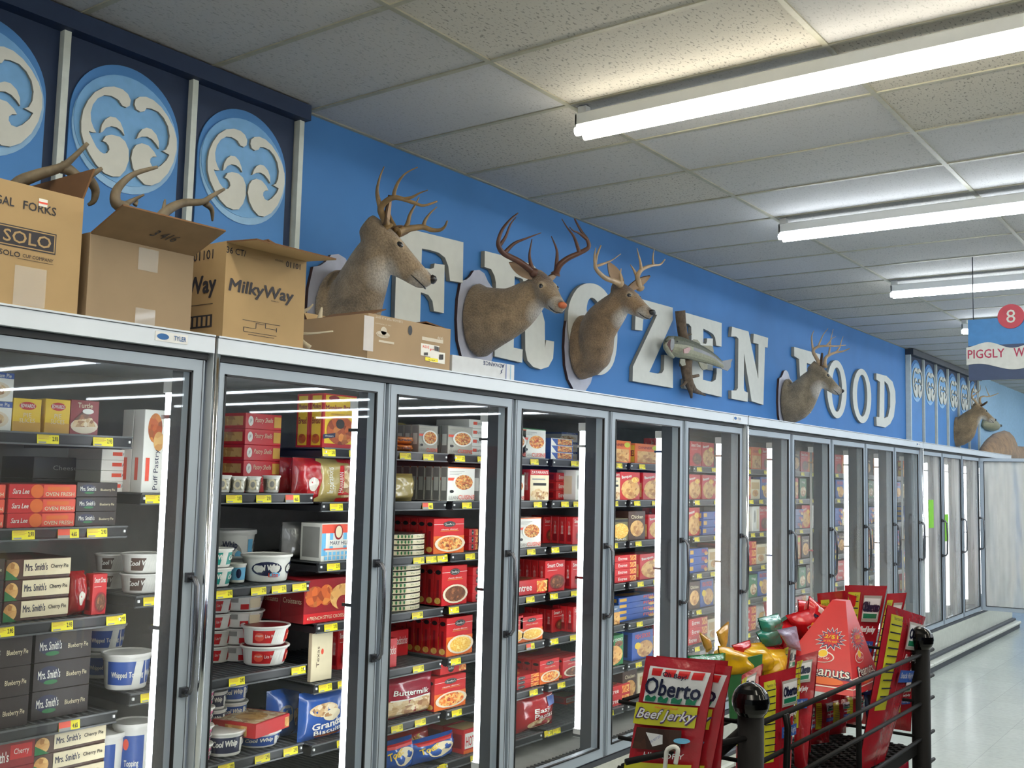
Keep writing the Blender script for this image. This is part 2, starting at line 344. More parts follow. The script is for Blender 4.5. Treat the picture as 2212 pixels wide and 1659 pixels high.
# ------------------------------------------------------------ wall lettering
def letter(kind, frame, outer, holes=(), label=''):
    Y = 3.69
    P3 = lambda q: PY(*Z(frame, *q), Y)
    b = MB(); o = [P3(q) for q in outer]
    cu = bpy.data.curves.new('l', 'CURVE'); cu.dimensions = '2D'; cu.fill_mode = 'BOTH'; cu.extrude = .0135; cu.bevel_depth = .0015
    for ring in (outer,)+tuple(holes):
        sp = cu.splines.new('POLY'); sp.points.add(len(ring)-1)
        for i, q in enumerate(ring): p = P3(q); sp.points[i].co = (p.x, p.z, 0, 1)
        sp.use_cyclic_u = True
    ob = bpy.data.objects.new('l', cu); C.objects.link(ob); me = bpy.data.meshes.new_from_object(ob)
    bpy.data.objects.remove(ob); bpy.data.curves.remove(cu)
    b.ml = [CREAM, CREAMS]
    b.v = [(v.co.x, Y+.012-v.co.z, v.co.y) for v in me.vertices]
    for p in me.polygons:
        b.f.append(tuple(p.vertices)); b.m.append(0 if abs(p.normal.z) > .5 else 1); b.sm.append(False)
    tag(b.build('wall_letter'), label, 'letter', 'cream letters of the wall sign')
def sm(pts, k=3): 
    c = list(pts)+[pts[0]]; n = len(pts)
    ext = [pts[-1]]+list(pts)+[pts[0], pts[1]]
    out = []
    for i in range(1, n+1):
        p0, p1, p2, p3 = ext[i-1], ext[i], ext[i+1], ext[i+2] if i+2 < len(ext) else ext[3]
        for j in range(k):
            t = j/k; out.append(tuple(.5*((2*b)+(-a+c_)*t+(2*a-5*b+4*c_-d)*t*t+(-a+3*b-3*c_+d)*t**3) for a, b, c_, d in zip(p0, p1, p2, p3)))
    return out
letter('F', 'z3', [(610,465),(1195,610),(1190,898),(1100,882),(1088,780),(1065,718),(1020,682),(960,664),(898,652),(893,790),(960,802),(985,792),(990,762),(1060,772),(1055,1115),(985,1100),(975,1030),(945,985),(890,965),(880,1310),(960,1330),(958,1410),(640,1350),(640,1265),(700,1275),(712,870),(715,580),(612,555)], label='large cream wall letter F behind the leftmost deer head')
letter('R', 'z3', [(1350,672),(1600,735),(1700,775),(1745,830),(1760,900),(1745,1000),(1700,1060),(1760,1110),(1778,1180),(1780,1370),(1790,1312),(1845,1320),(1838,1440),(1805,1500),(1750,1518),(1695,1500),(1655,1455),(1640,1380),(1638,1200),(1610,1130),(1562,1110),(1555,1365),(1620,1378),(1617,1470),(1420,1425),(1420,1340),(1432,1342),(1430,900),(1420,850),(1395,800),(1348,785)], [[(1562,850),(1620,870),(1640,920),(1630,980),(1600,1010),(1560,1005)]], label='large cream wall letter R behind the second deer head')
letter('O', 'z4', sm([(205,750),(230,640),(290,540),(350,500),(410,490),(480,505),(545,555),(595,630),(635,740),(660,860),(668,980),(660,1110),(638,1220),(600,1295),(540,1345),(480,1350),(400,1320),(310,1240),(240,1100),(205,930)], 2), [sm([(380,700),(400,640),(430,622),(470,650),(500,700),(522,770),(530,900),(530,1000),(515,1100),(480,1160),(430,1170),(390,1120),(375,1020),(370,850)], 2)], label='large cream wall letter O behind the third deer head')
letter('Z', 'z4', [(845,625),(1190,720),(1190,835),(968,1328),(1050,1342),(1090,1335),(1108,1305),(1112,1165),(1192,1180),(1192,1475),(812,1410),(815,1275),(1045,785),(950,765),(915,790),(903,935),(835,925)], label='large cream wall letter Z left of the mounted fish')
letter('E', 'z4', [(1305,765),(1652,865),(1650,1085),(1602,1075),(1590,1000),(1570,965),(1530,940),(1478,915),(1478,1058),(1505,1062),(1513,1040),(1515,1010),(1568,1012),(1568,1310),(1515,1300),(1505,1210),(1478,1200),(1475,1400),(1560,1420),(1595,1400),(1605,1340),(1605,1290),(1655,1297),(1652,1560),(1300,1478),(1300,1390),(1360,1402),(1368,1000),(1365,900),(1340,870),(1305,865)], label='large cream wall letter E behind the mounted fish')
letter('N', 'z4', [(1750,900),(1905,945),(1998,1395),(2000,1062),(1950,1048),(1955,965),(2090,1005),(2085,1095),(2060,1090),(2045,1635),(1935,1600),(1862,1145),(1860,1480),(1868,1508),(1900,1520),(1897,1605),(1745,1575),(1745,1500),(1790,1500),(1805,1480),(1810,1010),(1790,990),(1742,990)], label='large cream wall letter N right of the mounted fish')
letter('F', 'z5', [(290,500),(505,562),(503,700),(470,690),(455,650),(395,632),(392,760),(430,765),(432,740),(460,745),(458,880),(430,875),(425,840),(392,835),(390,965),(430,975),(430,1050),(300,1015),(300,950),(335,955),(340,780),(330,600),(290,575)], label='cream wall letter F behind the fourth deer head')
def oval(cx, cy, rx, ry, n=32): return [(cx+rx*math.sin(2*PI*i/n)+(.04*ry)*(-math.cos(2*PI*i/n))*-.3, cy-ry*math.cos(2*PI*i/n)+rx*.35*math.sin(2*PI*i/n)) for i in range(n)]
letter('O', 'z5', oval(645, 852, 82, 240), [oval(646, 855, 43, 185)], 'cream wall letter O directly right of the fourth deer')
letter('O', 'z5', oval(855, 908, 77, 225), [oval(856, 905, 43, 175)], 'cream wall letter O just before the final D')
letter('D', 'z5', [(975,720),(1060,742),(1110,790),(1132,870),(1135,960),(1120,1080),(1090,1140),(1050,1170),(978,1155),(975,1082),(1000,1085),(1005,790),(975,770)], [[(1042,782),(1072,815),(1090,885),(1090,1000),(1072,1080),(1040,1095)]], 'cream wall letter D, last letter of the wall sign')
# ------------------------------------------------------------ ceiling strip lights
def striplight(x, y1, warm, label, n=2.42):
    e = empty('strip_light', (x, y1-n/2, CEIL-.01)); tag(e, label, 'ceiling light', 'twin tube strip lights under the ceiling')
    b = MB(); y0 = y1-n; h = MB()
    b.box(x-.055, x+.055, y0+.01, y1-.01, CEIL-.105, CEIL-.045, FIX, bev=.006)
    b.build('housing', e)
    for s in (y1-.03, y0+.03):
        b = MB(); b.box(x-.02, x+.02, s-.022, s+.022, CEIL-.05, CEIL-.002, FIX); b.build('hanging_bracket', e)
        b = MB(); yy = s+.018 if s > y1-.1 else s-.018
        b.box(x-.055, x+.055, yy-.012, yy-.002, CEIL-.112, CEIL-.045, FIX); b.build('end_plate', e)
    for dx in (-.036, .036):
        b = MB(); b.tube([(x+dx, y0+.012, CEIL-.127), (x+dx, y1-.012, CEIL-.127)], .0205, E_W if warm else E_C, n=10); b.build('fluorescent_tube', e)
for r_, i in enumerate((-7, -3, 1, 5, 9, 13, 17, 21, 25, 29)):
    for k in range(3 if i < 20 else 2):
        x = X0+.61*i+.05
        if i < 1: lab = 'twin tube ceiling light over the aisle nearer than the frame, row %d segment %s' % (2-r_, ORD[k+1])
        else: lab = '%s twin tube ceiling light, %s row from the camera%s' % ('warm' if i == 1 else 'cool white', ORD[r_-1], ', %s segment from the wall' % ORD[k+1])
        striplight(x, Y0-.02-2.44*k, i <= 1, lab)
    striplight(x, -4.9, False, 'long ceiling light line across the far side of the store, row %d' % (r_+1), n=12.6)

e = empty('store_gondola', (4, -1.6, 0)); tag(e, 'tall store shelving across the aisle, seen only mirrored in the glass', 'shelving')
b = MB(); b.box(-2, 12, -1.62, -1.58, 0, 1.9, DKGREY)
b.build('back_board', e)
b = MB()
for z in (.1, .45, .8, 1.15, 1.5): b.box(-2, 12, -1.58, -1.2, z, z+.03, DKGREY)
b.build('shelf', e)
b = MB()
for i in range(8): b.box(-1.9+i*1.75, -.25+i*1.75, -1.22, -1.20, 1.62, 1.95, (col('header_blue', 24, 48, 110, rough=.4), col('header_red', 120, 20, 30, rough=.4))[i % 3 == 2])
b.build('header_board', e)
# ------------------------------------------------------------ freezer cases
CASES = [(-1.95, 1.963), (1.963, 5.894), (5.894, 9.76), (9.76, 13.65)]
DF = 2.60       # plane of the door faces
def levels(k):
    if k == 1: return [1.722, 1.44, 1.165, .866, .60, .38]
    if k == 2: return [1.543, 1.214, .908, .62, .38]
    return [1.72, 1.51, 1.28, 1.05, .825, .60, .38]
SHELFOF = {}
BOUND = {}
def doorglass(k):
    return GLASSF if k == 1 else (GLASSH if k >= 12 else GLASSM if k >= 6 else GLASS)
doorno = -3
for ci, (xa, xb) in enumerate(CASES):
    ctext = ['at the left edge', 'with five doors, second from the left', 'with five doors, third from the left', 'at the far end with one door open'][ci]
    e = empty('freezer_case', ((xa+xb)/2, 3.1, 0)); tag(e, 'tall grey glass-door freezer case '+ctext, 'freezer', 'freezer cases along the wall')
    pw = (xb-xa)/5
    b = MB(); b.box(xa+.006, xb-.006, 2.575, 2.66, 1.992, 2.046, ALU2); b.box(xa+.006, xb-.006, 2.573, 2.58, 2.040, 2.0435, DKGREY); b.box(xa+.006, xb-.006, 2.572, 2.58, 2.042, 2.047, ALU2)
    b.build('header', e)
    b = MB(); b.box(xa+.01, xb-.01, 2.60, 2.66, 1.972, 1.993, BLACK); b.build('dark_gap_strip', e)  # black strip put in for the dark gap under the header
    b = MB(); b.box(xa, xb, 2.66, 3.66, 1.99, 2.044, ALU2); b.build('cabinet_top', e)
    b = MB(); b.box(xa, xb, 3.60, 3.66, .1, 1.99, LINER); b.build('back_liner', e)
    b = MB(); b.box(xa, xb, 2.70, 3.60, .10, .30, LINER)
    for q in range(int((xb-xa)/.03)): b.box(xa+.01+q*.03, xa+.022+q*.03, 2.70, 2.84, .30, .306, DKRAIL)
    b.build('bottom_deck', e)
    b = MB(); b.box(xa, xb, 2.615, 2.70, .10, .315, ALU); b.box(xa, xb, 2.61, 2.62, .30, .325, DKGREY); b.build('sill', e)
    b = MB(); b.box(xa, xb, 2.60, 2.66, .115, .30, KICK); b.build('kick_panel', e)
    b = MB(); b.box(xa, xb, 2.56, 2.62, .085, .115, DKGREY, bev=.006); b.box(xa, xb, 2.50, 2.62, .05, .085, KICK, bev=.01); b.box(xa, xb, 2.52, 2.66, 0, .05, DKGREY); b.build('bumper_rail', e)
    for x, s in ([(xa, 1)] if ci == 0 else [(xb, -1)] if ci == 3 else []):
        b = MB(); b.box(min(x+s*.004, x+s*.02), max(x+s*.004, x+s*.02), 2.66, 3.60, .1, 1.99, LINER); b.build('end_panel', e)
    if ci: 
        b = MB(); b.tube([(xa+.012, 2.588, .12), (xa+.012, 2.588, 2.047)], .0115, CHROME, n=12); b.box(xa, xa+.024, 2.588, 2.62, .12, 2.045, ALU2); b.build('chrome_joint_post', e)
    if ci < 3:
        b = MB(); S = Surf((xb-.16, 2.5745, 2.018), (1, 0, 0), (0, 0, 1)); b.box(xb-.215, xb-.105, 2.5735, 2.576, 2.006, 2.034, WHITE)
        CB = col('badge_blue', 40, 98, 160); b.ell(S, -.03, .002, .02, .009, CB, off=.0018); b.text(S, 'TYLER', .028, .002, .042, .013, CB, off=.0018, bold=.03)
        b.build('name_badge', e)
    for j in range(5):
        k = (ci-1)*5+2+j; x0 = xa+pw*j; x1 = x0+pw; BOUND[k] = (x0, x1)
        g = .010; f = .043
        if k < 0 and 0: continue
        d = MB()
        opened = (k == 15)
        fx0, fx1 = x0+g+(.006 if j == 0 else 0), x1-g-(.006 if j == 4 else 0)
        def fr(m, X0, X1, Z0, Z1, Y0=2.605, Y1=2.65): m.box(X0, X1, Y0, Y1, Z0, Z1, ALU)
        hb = MB(); gl = MB(); DKL = DKGREY
        fr(d, fx0, fx0+f, .335, 1.970); fr(d, fx1-f, fx1, .335, 1.970); fr(d, fx0+f, fx1-f, 1.970-f*.8, 1.970); fr(d, fx0+f, fx1-f, .335, .335+f)
        gz0, gz1 = .335+f, 1.970-f*.8
        for (A, B, C_, D_) in ((fx0+f, fx0+f+.006, gz0, gz1), (fx1-f-.006, fx1-f, gz0, gz1), (fx0+f, fx1-f, gz1-.006, gz1), (fx0+f, fx1-f, gz0, gz0+.006)): d.box(A, B, 2.6015, 2.612, C_, D_, BLACK)
        for xx in (fx0+.007, fx1-.008): d.box(xx, xx+.0012, 2.6035, 2.606, .336, 1.969, DKGREY)
        gl.box(fx0+f-.004, fx1-f+.004, 2.618, 2.623, gz0-.004, gz1+.004, GLASSX if opened else doorglass(k))
        hx = fx1-.022 
        hb.tube([(hx, 2.606, 1.322), (hx, 2.572, 1.320), (hx, 2.560, 1.300), (hx, 2.556, 1.16), (hx, 2.560, 1.01), (hx, 2.572, .992), (hx, 2.606, .990)], [.010, .008, .008, .007, .008, .008, .010], HANDM, n=8)
        for zz in (1.322, .990): hb.box(hx-.012, hx+.012, 2.592, 2.606, zz-.014, zz+.014, HANDM)
        door = d.build('door', e); 
        go = gl.build('glass_pane', door); ho = hb.build('handle', door)
        if k == 12 or k == 13:
            lb = MB(); GR = col('lime_patch', 130, 205, 40, emit=0); gx = PY(2013 if k == 12 else 2045, 1110, 2.61).x; gz = PY(2013 if k == 12 else 2045, 1110 if k == 12 else 1140, 2.61).z; lb.box(gx-.10, gx+.07, 2.612, 2.614, gz-.13, gz+.13, GR);  # flat patch on the glass, standing in for green goods inside
            o = lb.build('green_patch', door); o['label'] = 'lime green patch standing in for goods inside'
        if opened:
            # swung 100 degrees about its left (hinge) side, into the aisle
            bm_ = 0; T = Matrix.Translation((x0+.02, 2.60, 0)) @ Matrix.Rotation(-math.radians(84), 4, 'Z') @ Matrix.Translation((-(x0+.02), -2.60, 0))
            door.matrix_parent_inverse = Matrix.Translation(e.location).inverted() @ T
        if k >= 0:
            # mullion and lamp on the hinge side boundary of this door
            xm = x1; x1 = x1-.021 if j == 4 else x1
            b = MB(); b.box(x1-.016, x1+.016, 2.665, 2.735, .32, 1.97, DKGREY)
            b.box(x1-.020, x1+.020, 2.655, 2.668, .32, 1.97, ALU); b.build('mullion', e)
            b = MB(); 
            if k != 11 and k != 8: b.tube([(x1, 2.757, .44), (x1, 2.757, 1.88)], .0175, E_F, n=10)
            else: b.tube([(x1, 2.757, .44), (x1, 2.757, 1.88)], .010, WHITE, n=10)
            lt = b.build('lamp_tube', e)
            if k == 8 or k == 11: lt['label'] = 'unlit freezer lamp tube'
            b = MB()
            for zz in (.41, 1.16, 1.80): b.box(x1-.02, x1+.02, 2.735, 2.778, zz-.006, zz+.006, CHROME)
            for zz in (.42, 1.895): b.box(x1-.018, x1+.018, 2.735, 2.775, zz-.02, zz+.02, WHITE)
            b.build('lamp_clip', lt); x1 = xm
            for li, z in enumerate(levels(k)):
                b = MB(); yf = 2.955 
                b.box(x0+.022, x1-.022, yf+.01, 3.59, z+.004, z+.012, DKRAIL)
                for q in range(26): b.box(x0+.03+q*(pw-.06)/26, x0+.036+q*(pw-.06)/26, yf+.01, 3.59, z+.012, z+.016, RAILG)
                for sx in (x0+.022, x1-.034): b.box(sx, sx+.012, yf+.01, 3.59, z-.02, z+.012, DKRAIL)
                for sx in (x0+.03, x1-.036): b.box(sx, sx+.006, yf-.008, yf-.002, z-.004, z+.004, WHITE)
                sh = b.build('shelf', e)
                b = MB(); b.add([(x, y, zz) for x in (x0+.022, x1-.022) for y, zz in ((yf+.012, z+.016), (yf-.004, z+.014), (yf, z-.016), (yf+.012, z-.022))],
                                [(0, 1, 5, 4), (1, 2, 6, 5), (2, 3, 7, 6), (3, 0, 4, 7), (3, 2, 1, 0), (4, 5, 6, 7)], DKRAIL)
                b.box(x0+.022, x1-.022, yf-.008, yf-.001, z+.012, z+.017, RAILG); b.box(x0+.022, x1-.022, yf-.006, yf, z-.021, z-.016, RAILG)
                b.build('price_rail', sh)
# ------------------------------------------------------------ printed colours
RED = col('print_red', 196, 30, 34, rough=.4); DRED = col('print_dark_red', 138, 18, 28, rough=.4); ORG = col('print_orange', 226, 106, 34, rough=.45)
YEL = col('print_yellow', 236, 196, 40, rough=.45); PWH = col('print_white', 232, 230, 222, rough=.45, var=.02); PBL = col('print_blue', 34, 78, 158, rough=.4)
NVY = col('print_navy', 24, 30, 66, rough=.4); PBK = col('print_black', 22, 20, 22, rough=.4); PGR = col('print_green', 34, 112, 60, rough=.45)
TEAL = col('print_teal', 30, 140, 130, rough=.4); PINK = col('print_pink', 226, 110, 150, rough=.4); LBL = col('print_light_blue', 110, 180, 220, rough=.4)
BRN = col('print_brown', 74, 46, 34, rough=.45); DBR = col('print_dark_brown', 44, 34, 32, rough=.45); TAN = col('print_tan', 196, 164, 110, rough=.5)
CRM = col('print_cream', 226, 212, 178, rough=.5); GRY = col('print_grey', 150, 148, 144, rough=.5); GLD = col('print_gold', 206, 158, 60, rough=.4)
LGR = col('print_lime', 190, 200, 40, rough=.45); TAGY = col('tag_yellow', 240, 226, 30, rough=.5, var=.02); TAGR = col('tag_red', 232, 84, 60, rough=.5)
FOIL = col('foil', 190, 186, 172, rough=.28, metal=.85, bump=.6, scale=60, var=.2); PLT = col('plate_white', 222, 206, 180, rough=.4)
F_PASTA = foodmat('food_pasta', [(150, 50, 20), (214, 120, 50), (236, 190, 110), (120, 40, 20)], 110)
F_MEAT = foodmat('food_meat', [(70, 38, 22), (120, 70, 40), (92, 50, 30), (160, 100, 60)], 80)
F_CHEESE = foodmat('food_cheese', [(236, 190, 80), (220, 160, 50), (244, 214, 130)], 120)
F_LASA = foodmat('food_lasagna', [(200, 70, 20), (236, 140, 50), (246, 200, 120), (170, 40, 20)], 90)
F_CHICK = foodmat('food_chicken', [(200, 140, 70), (226, 180, 110), (170, 110, 50)], 45)
F_MONK = foodmat('food_bread', [(150, 60, 20), (206, 100, 40), (120, 40, 14), (226, 140, 60)], 40)
F_PIE = foodmat('food_pie', [(236, 220, 190), (214, 180, 130), (150, 100, 60)], 60)
F_DARK = foodmat('food_dark', [(40, 24, 18), (84, 46, 30), (30, 18, 14)], 60)
def plastic(name, rgb, alpha):
    m = bpy.data.materials.new(name); m.use_nodes = True; b = m.node_tree.nodes['Principled BSDF']; b.inputs['Base Color'].default_value = s2l(*rgb)+(1,)
    b.inputs['Roughness'].default_value = .2; b.inputs['Alpha'].default_value = alpha; b.inputs['Coat Weight'].default_value = .5; MT[name] = m; return m
def crinkle(name, rgb, bump=.5, scale=14, rough=.22):
    return col(name, *rgb, rough=rough, bump=bump, scale=scale, var=.12, spec=.7, coat=.3)
BAGR = crinkle('bag_red', (172, 28, 34)); BAGB = crinkle('bag_blue', (36, 84, 164)); BAGO = crinkle('bag_orange', (226, 130, 50)); BAGT = crinkle('bag_tan', (176, 156, 96))
BAGG = crinkle('bag_grey', (130, 128, 126)); BAGW = crinkle('bag_white', (214, 206, 194)); BAGP = crinkle('bag_crimson', (150, 22, 48))
TUBW = col('tub_white', 222, 220, 214, rough=.35, var=.02)
# ------------------------------------------------------------ carton designs
def face_ops(b, S, W, H, ops):
    off = .0006
    for q in ops:
        k = q[0]
        if k == 'r': b.rect(S, (q[1]-.5)*W, (q[2]-.5)*W, q[3]*H, q[4]*H, q[5], off)
        elif k == 'e': b.ell(S, (q[1]-.5)*W, q[2]*H, q[3]*W, q[4]*H, q[5], off, n=18)
        elif k == 't':
            o = q[7] if len(q) > 7 else {}
            b.text(S, q[1], (q[2]-.5)*W, q[3]*H, q[4]*W, q[5]*H, q[6], off, **o)
        elif k == 'p': b.poly(S, [((x-.5)*W, y*H) for x, y in q[1]], q[2], off)
        off += .0004
DES = {}
def carton(name, w, d, h, base, front=(), side=(), top=(), look='', cat='frozen food box', kind='frozen_food_box'):
    b = MB(); b.box(-w/2, w/2, 0, d, 0, h, base, bev=.0015)
    face_ops(b, Surf((0, 0, 0), (1, 0, 0), (0, 0, 1)), w, h, front)
    face_ops(b, Surf((-w/2, d/2, 0), (0, -1, 0), (0, 0, 1)), d, h, side)
    face_ops(b, Surf((0, 0, h), (1, 0, 0), (0, 1, 0)), w, d, top)
    DES[name] = dict(me=b.mesh(name), w=w, d=d, h=h, look=look, cat=cat, kind=kind)
B_ = dict(bold=.03)
def plate(cx, cy, r, ry, food, p=PLT): return [('e', cx, cy, r, ry, p), ('e', cx, cy, r*.82, ry*.82, food)]
def cuisine(food, strip, word='CUISINE'):
    return [('r', 0, 1, .965, 1, strip), ('r', .05, .6, .86, .875, GRY), ('r', .05, .5, .82, .83, GRY), ('r', .05, .42, .78, .79, GRY), ('r', 0, .3, .60, .68, TAGR)] + plate(.58, .55, .4, .27, food, PWH) + \
           [('e', .14, .28, .07, .045, PBK), ('t', 'LEAN', .2, .1, .32, .10, GRY), ('t', word, .68, .11, .6, .13, TAGR, dict(bold=.02)), ('r', .3, .95, .015, .025, GRY)]
gs = [('r', .1, .9, .02, .98, GRY), ('r', .2, .8, .3, .7, PWH)]
carton('lc_pasta', .17, .042, .215, PWH, cuisine(F_PASTA, ORG), gs, look='white LEAN CUISINE pasta box')
carton('lc_green', .17, .042, .215, PWH, cuisine(F_LASA, PGR), gs, look='white green-topped LEAN CUISINE box')
carton('lc_grey', .17, .042, .215, col('carton_grey', 176, 172, 160), cuisine(F_PASTA, GRY), gs, look='greyish LEAN CUISINE box')
def stouf(food, sub=RED, base=RED, low=ORG):
    return [('r', 0, 1, 0, .5, low), ('r', 0, 1, .83, .84, PWH), ('e', .5, .84, .2, .085, PBK), ('e', .5, .84, .18, .07, GRY), ('e', .5, .84, .17, .062, PBK), ('t', "Stouffer's", .5, .84, .28, .06, PWH),
            ('t', 'classic dinner', .5, .69, .55, .04, PWH), ('r', .2, .8, .64, .65, GLD)] + plate(.52, .28, .5, .24, food)
ss = [('e', .5, .84, .35, .06, PBK), ('r', .35, .65, .2, .65, DRED), ('e', .5, .12, .4, .08, F_CHEESE)]
carton('st_spag', .165, .045, .20, RED, stouf(F_PASTA), ss, look="red Stouffer's spaghetti box")
carton('st_loaf', .165, .045, .20, RED, stouf(F_MEAT, low=RED), ss, look="red Stouffer's meatloaf box")
carton('st_mac', .165, .045, .20, RED, stouf(F_CHEESE), ss, look="red Stouffer's macaroni box")
carton('st_lasa', .18, .05, .20, RED, stouf(F_LASA), ss, look="orange-red Stouffer's lasagna box")
carton('st_flat', .20, .17, .045, RED, [('e', .4, .5, .12, .4, PBK), ('t', "Stouffer's", .4, .5, .2, .25, PWH), ('r', .7, .98, .1, .9, F_LASA)], [('r', .1, .6, .25, .75, F_CHEESE)], [('e', .4, .5, .3, .3, F_LASA)], look="red Stouffer's box lying flat")
carton('red_plain', .165, .042, .20, RED, [('t', 'Smart Ones', .5, .85, .8, .13, PWH, B_), ('r', .1, .6, .68, .69, PWH)] + plate(.6, .3, .42, .25, F_MEAT, DRED), [('t', 'Smart Ones', .5, .6, .3, .5, PWH), ('r', .2, .8, .1, .35, DRED)], look='red Smart Ones box')
carton('zatar', .16, .05, .215, RED, [('t', "ZATARAIN'S", .5, .91, .9, .09, PWH, B_), ('r', 0, 1, 0, .82, CRM), ('r', .1, .8, .66, .71, GRY), ('r', .15, .85, .48, .56, PBK), ('e', .5, .2, .48, .18, F_PIE)], [('t', "ZATARAIN'S", .5, .62, .5, .6, PWH, dict(rot=PI/2*0))], look="ZATARAIN'S red-topped box")
carton('banq', .175, .045, .205, RED, [('t', 'Banquet', .32, .82, .5, .13, PWH, dict(bold=.04, rot=.15)), ('e', .52, .38, .47, .35, F_CHICK), ('e', .75, .72, .2, .1, F_CHEESE)], [('r', .2, .8, .1, .6, F_CHICK)], look='red Banquet chicken box')
carton('banqy', .18, .045, .19, ORG, [('e', .82, .82, .14, .12, LGR), ('r', .08, .9, .05, .62, F_CHICK), ('t', 'DINNER', .4, .8, .55, .12, DRED, B_)], [('r', .1, .9, .05, .9, YEL), ('t', 'PIES', .5, .5, .7, .3, DRED, B_)], look='orange chicken dinner box')
carton('green_brn', .17, .05, .21, col('carton_olive', 110, 104, 74), [('r', 0, 1, .85, .96, PBK), ('e', .6, .45, .42, .34, F_CHEESE), ('t', 'MAC', .6, .08, .6, .08, PWH, B_), ('r', 0, .16, 0, 1, PBK), ('t', 'HOT', .08, .4, .1, .3, PWH)], [], look='olive macaroni and cheese box')
carton('blue_fish', .26, .14, .05, PBL, [('r', .02, .2, .3, .8, GLD), ('t', 'FISH', .78, .6, .26, .45, TAGR, B_), ('e', .88, .3, .1, .25, F_CHICK)], [('r', .1, .9, .2, .8, GLD)], [('e', .5, .5, .3, .3, F_CHICK)], look='blue flat fish fillet box')
carton('blue_tall', .19, .06, .22, PBL, [('t', 'FISH STICKS', .5, .82, .7, .16, TAGR, B_), ('e', .6, .35, .38, .3, F_CHICK), ('e', .25, .5, .14, .12, YEL)], [('r', .1, .5, .1, .9, NVY)], look='blue FISH STICKS box')
carton('hchoice', .17, .05, .23, PGR, [('t', 'HEALTHY CHOICE', .5, .84, .9, .09, PWH, B_), ('e', .75, .7, .2, .1, F_MEAT), ('e', .45, .35, .5, .32, F_CHICK)], [], look='green HEALTHY CHOICE box')
carton('chick', .17, .05, .20, col('carton_slate', 90, 110, 140), [('t', 'Dinner', .5, .85, .7, .1, PWH, B_), ('r', .0, 1, .0, .65, F_CHICK)], [], look='blue-grey chicken dinner box')
carton('red_long', .26, .17, .055, RED, [('t', 'Entree', .35, .5, .4, .45, PWH, B_), ('r', .68, .96, .12, .88, F_LASA)], [('r', .1, .9, .2, .8, DRED)], [('e', .5, .5, .35, .35, F_MEAT)], look='flat red entree box')
carton('blue_tray', .21, .15, .06, PBL, [('r', .3, .95, .1, .9, F_PASTA), ('p', [(0, .0), (.25, .0), (0, 1)], PWH), ('r', 0, 1, .93, 1, PWH)], [], [('r', .2, .9, .2, .8, F_PASTA)], look='blue sealed pasta tray')
# bakery & dessert
carton('sara', .28, .24, .082, RED, [('t', 'Sara Lee', .17, .5, .24, .34, PWH, dict(bold=.02, shear=.25)), ('e', .41, .5, .10, .48, ORG), ('r', .5, 1, .08, .94, TAGR), ('r', .56, .9, .52, .82, ORG), ('t', 'OVEN FRESH', .75, .3, .44, .26, CRM, B_)], [('r', .1, .9, .2, .8, ORG)], look='red-orange Sara Lee pie box')
carton('smith', .27, .24, .082, DBR, [('e', .26, .55, .2, .3, NVY), ('t', "Mrs. Smith's", .27, .56, .38, .3, PWH, B_), ('e', .3, .28, .12, .08, PGR), ('t', 'Blueberry Pie', .75, .46, .36, .22, CRM)], [('r', .1, .9, .1, .6, NVY)], look="dark Mrs. Smith's pie box")
carton('smith_p', .27, .24, .082, BRN, [('e', .1, .45, .1, .42, F_CHICK), ('p', [(0, 0), (.2, 0), (.0, .5)], PGR), ('r', .26, 1, .15, .95, CRM), ('t', "Mrs. Smith's", .46, .58, .34, .36, NVY, B_), ('t', 'Cherry Pie', .82, .55, .28, .25, DBR, B_)], [('r', 0, 1, .1, .9, DRED)], look="cream-labelled Mrs. Smith's pie box")
carton('smith_r', .27, .24, .082, DRED, [('t', "Mrs. Smith's", .33, .45, .5, .4, PWH, B_), ('r', .6, .95, .3, .85, RED), ('t', 'Cherry', .78, .56, .24, .28, PWH)], [], look="dark red Mrs. Smith's pie box")
carton('cream_pie', .22, .22, .075, PWH, [('r', 0, 1, .8, 1, PBL), ('t', 'Cream Pie', .6, .9, .6, .14, PWH), ('e', .4, .38, .5, .3, PLT), ('e', .36, .4, .4, .22, F_PIE)], [('r', 0, 1, .8, 1, PBL)], look='white cream pie box')
carton('edwards', .13, .11, .145, YEL, [('r', 0, 1, 0, .3, GLD), ('e', .5, .78, .3, .12, RED), ('t', 'EDWARDS', .5, .78, .5, .11, PWH, B_), ('t', 'PIE', .5, .5, .28, .13, CRM), ('t', 'SLICES', .5, .34, .55, .13, CRM)], [('r', .2, .8, .05, .95, DRED), ('r', .35, .65, .1, .9, YEL)], look='yellow EDWARDS PIE SLICES box')
carton('turtle', .13, .11, .145, DRED, [('t', 'Turtle', .5, .85, .52, .14, CRM, B_), ('e', .5, .25, .48, .22, PLT), ('p', [(.05, .2), (.9, .25), (.75, .5), (.15, .42)], F_PIE), ('p', [(.1, .4), (.45, .7), (.75, .5)], F_MEAT), ('e', .6, .68, .2, .08, PWH)], [], look='dark red Turtle pie box')
carton('puff_tall', .115, .06, .345, PWH, [('e', .45, .78, .3, .18, F_MONK), ('e', .62, .62, .22, .12, F_CHICK), ('r', .12, .28, .14, .42, TAGR), ('t', 'Puff Pastry', .58, .28, 1.45, .085, NVY, dict(rot=PI/2)), ('t', 'SHELLS', .84, .28, .6, .035, GRY, dict(rot=PI/2))], [('r', .3, .6, .15, .42, TAGR)], look='tall white Puff Pastry Shells box')
carton('puff', .20, .20, .07, PWH, [('t', 'Puff Pastry', .7, .5, .42, .4, NVY, dict(shear=.3)), ('r', .25, .48, .4, .75, TAGR)], [], look='flat white Puff Pastry box')
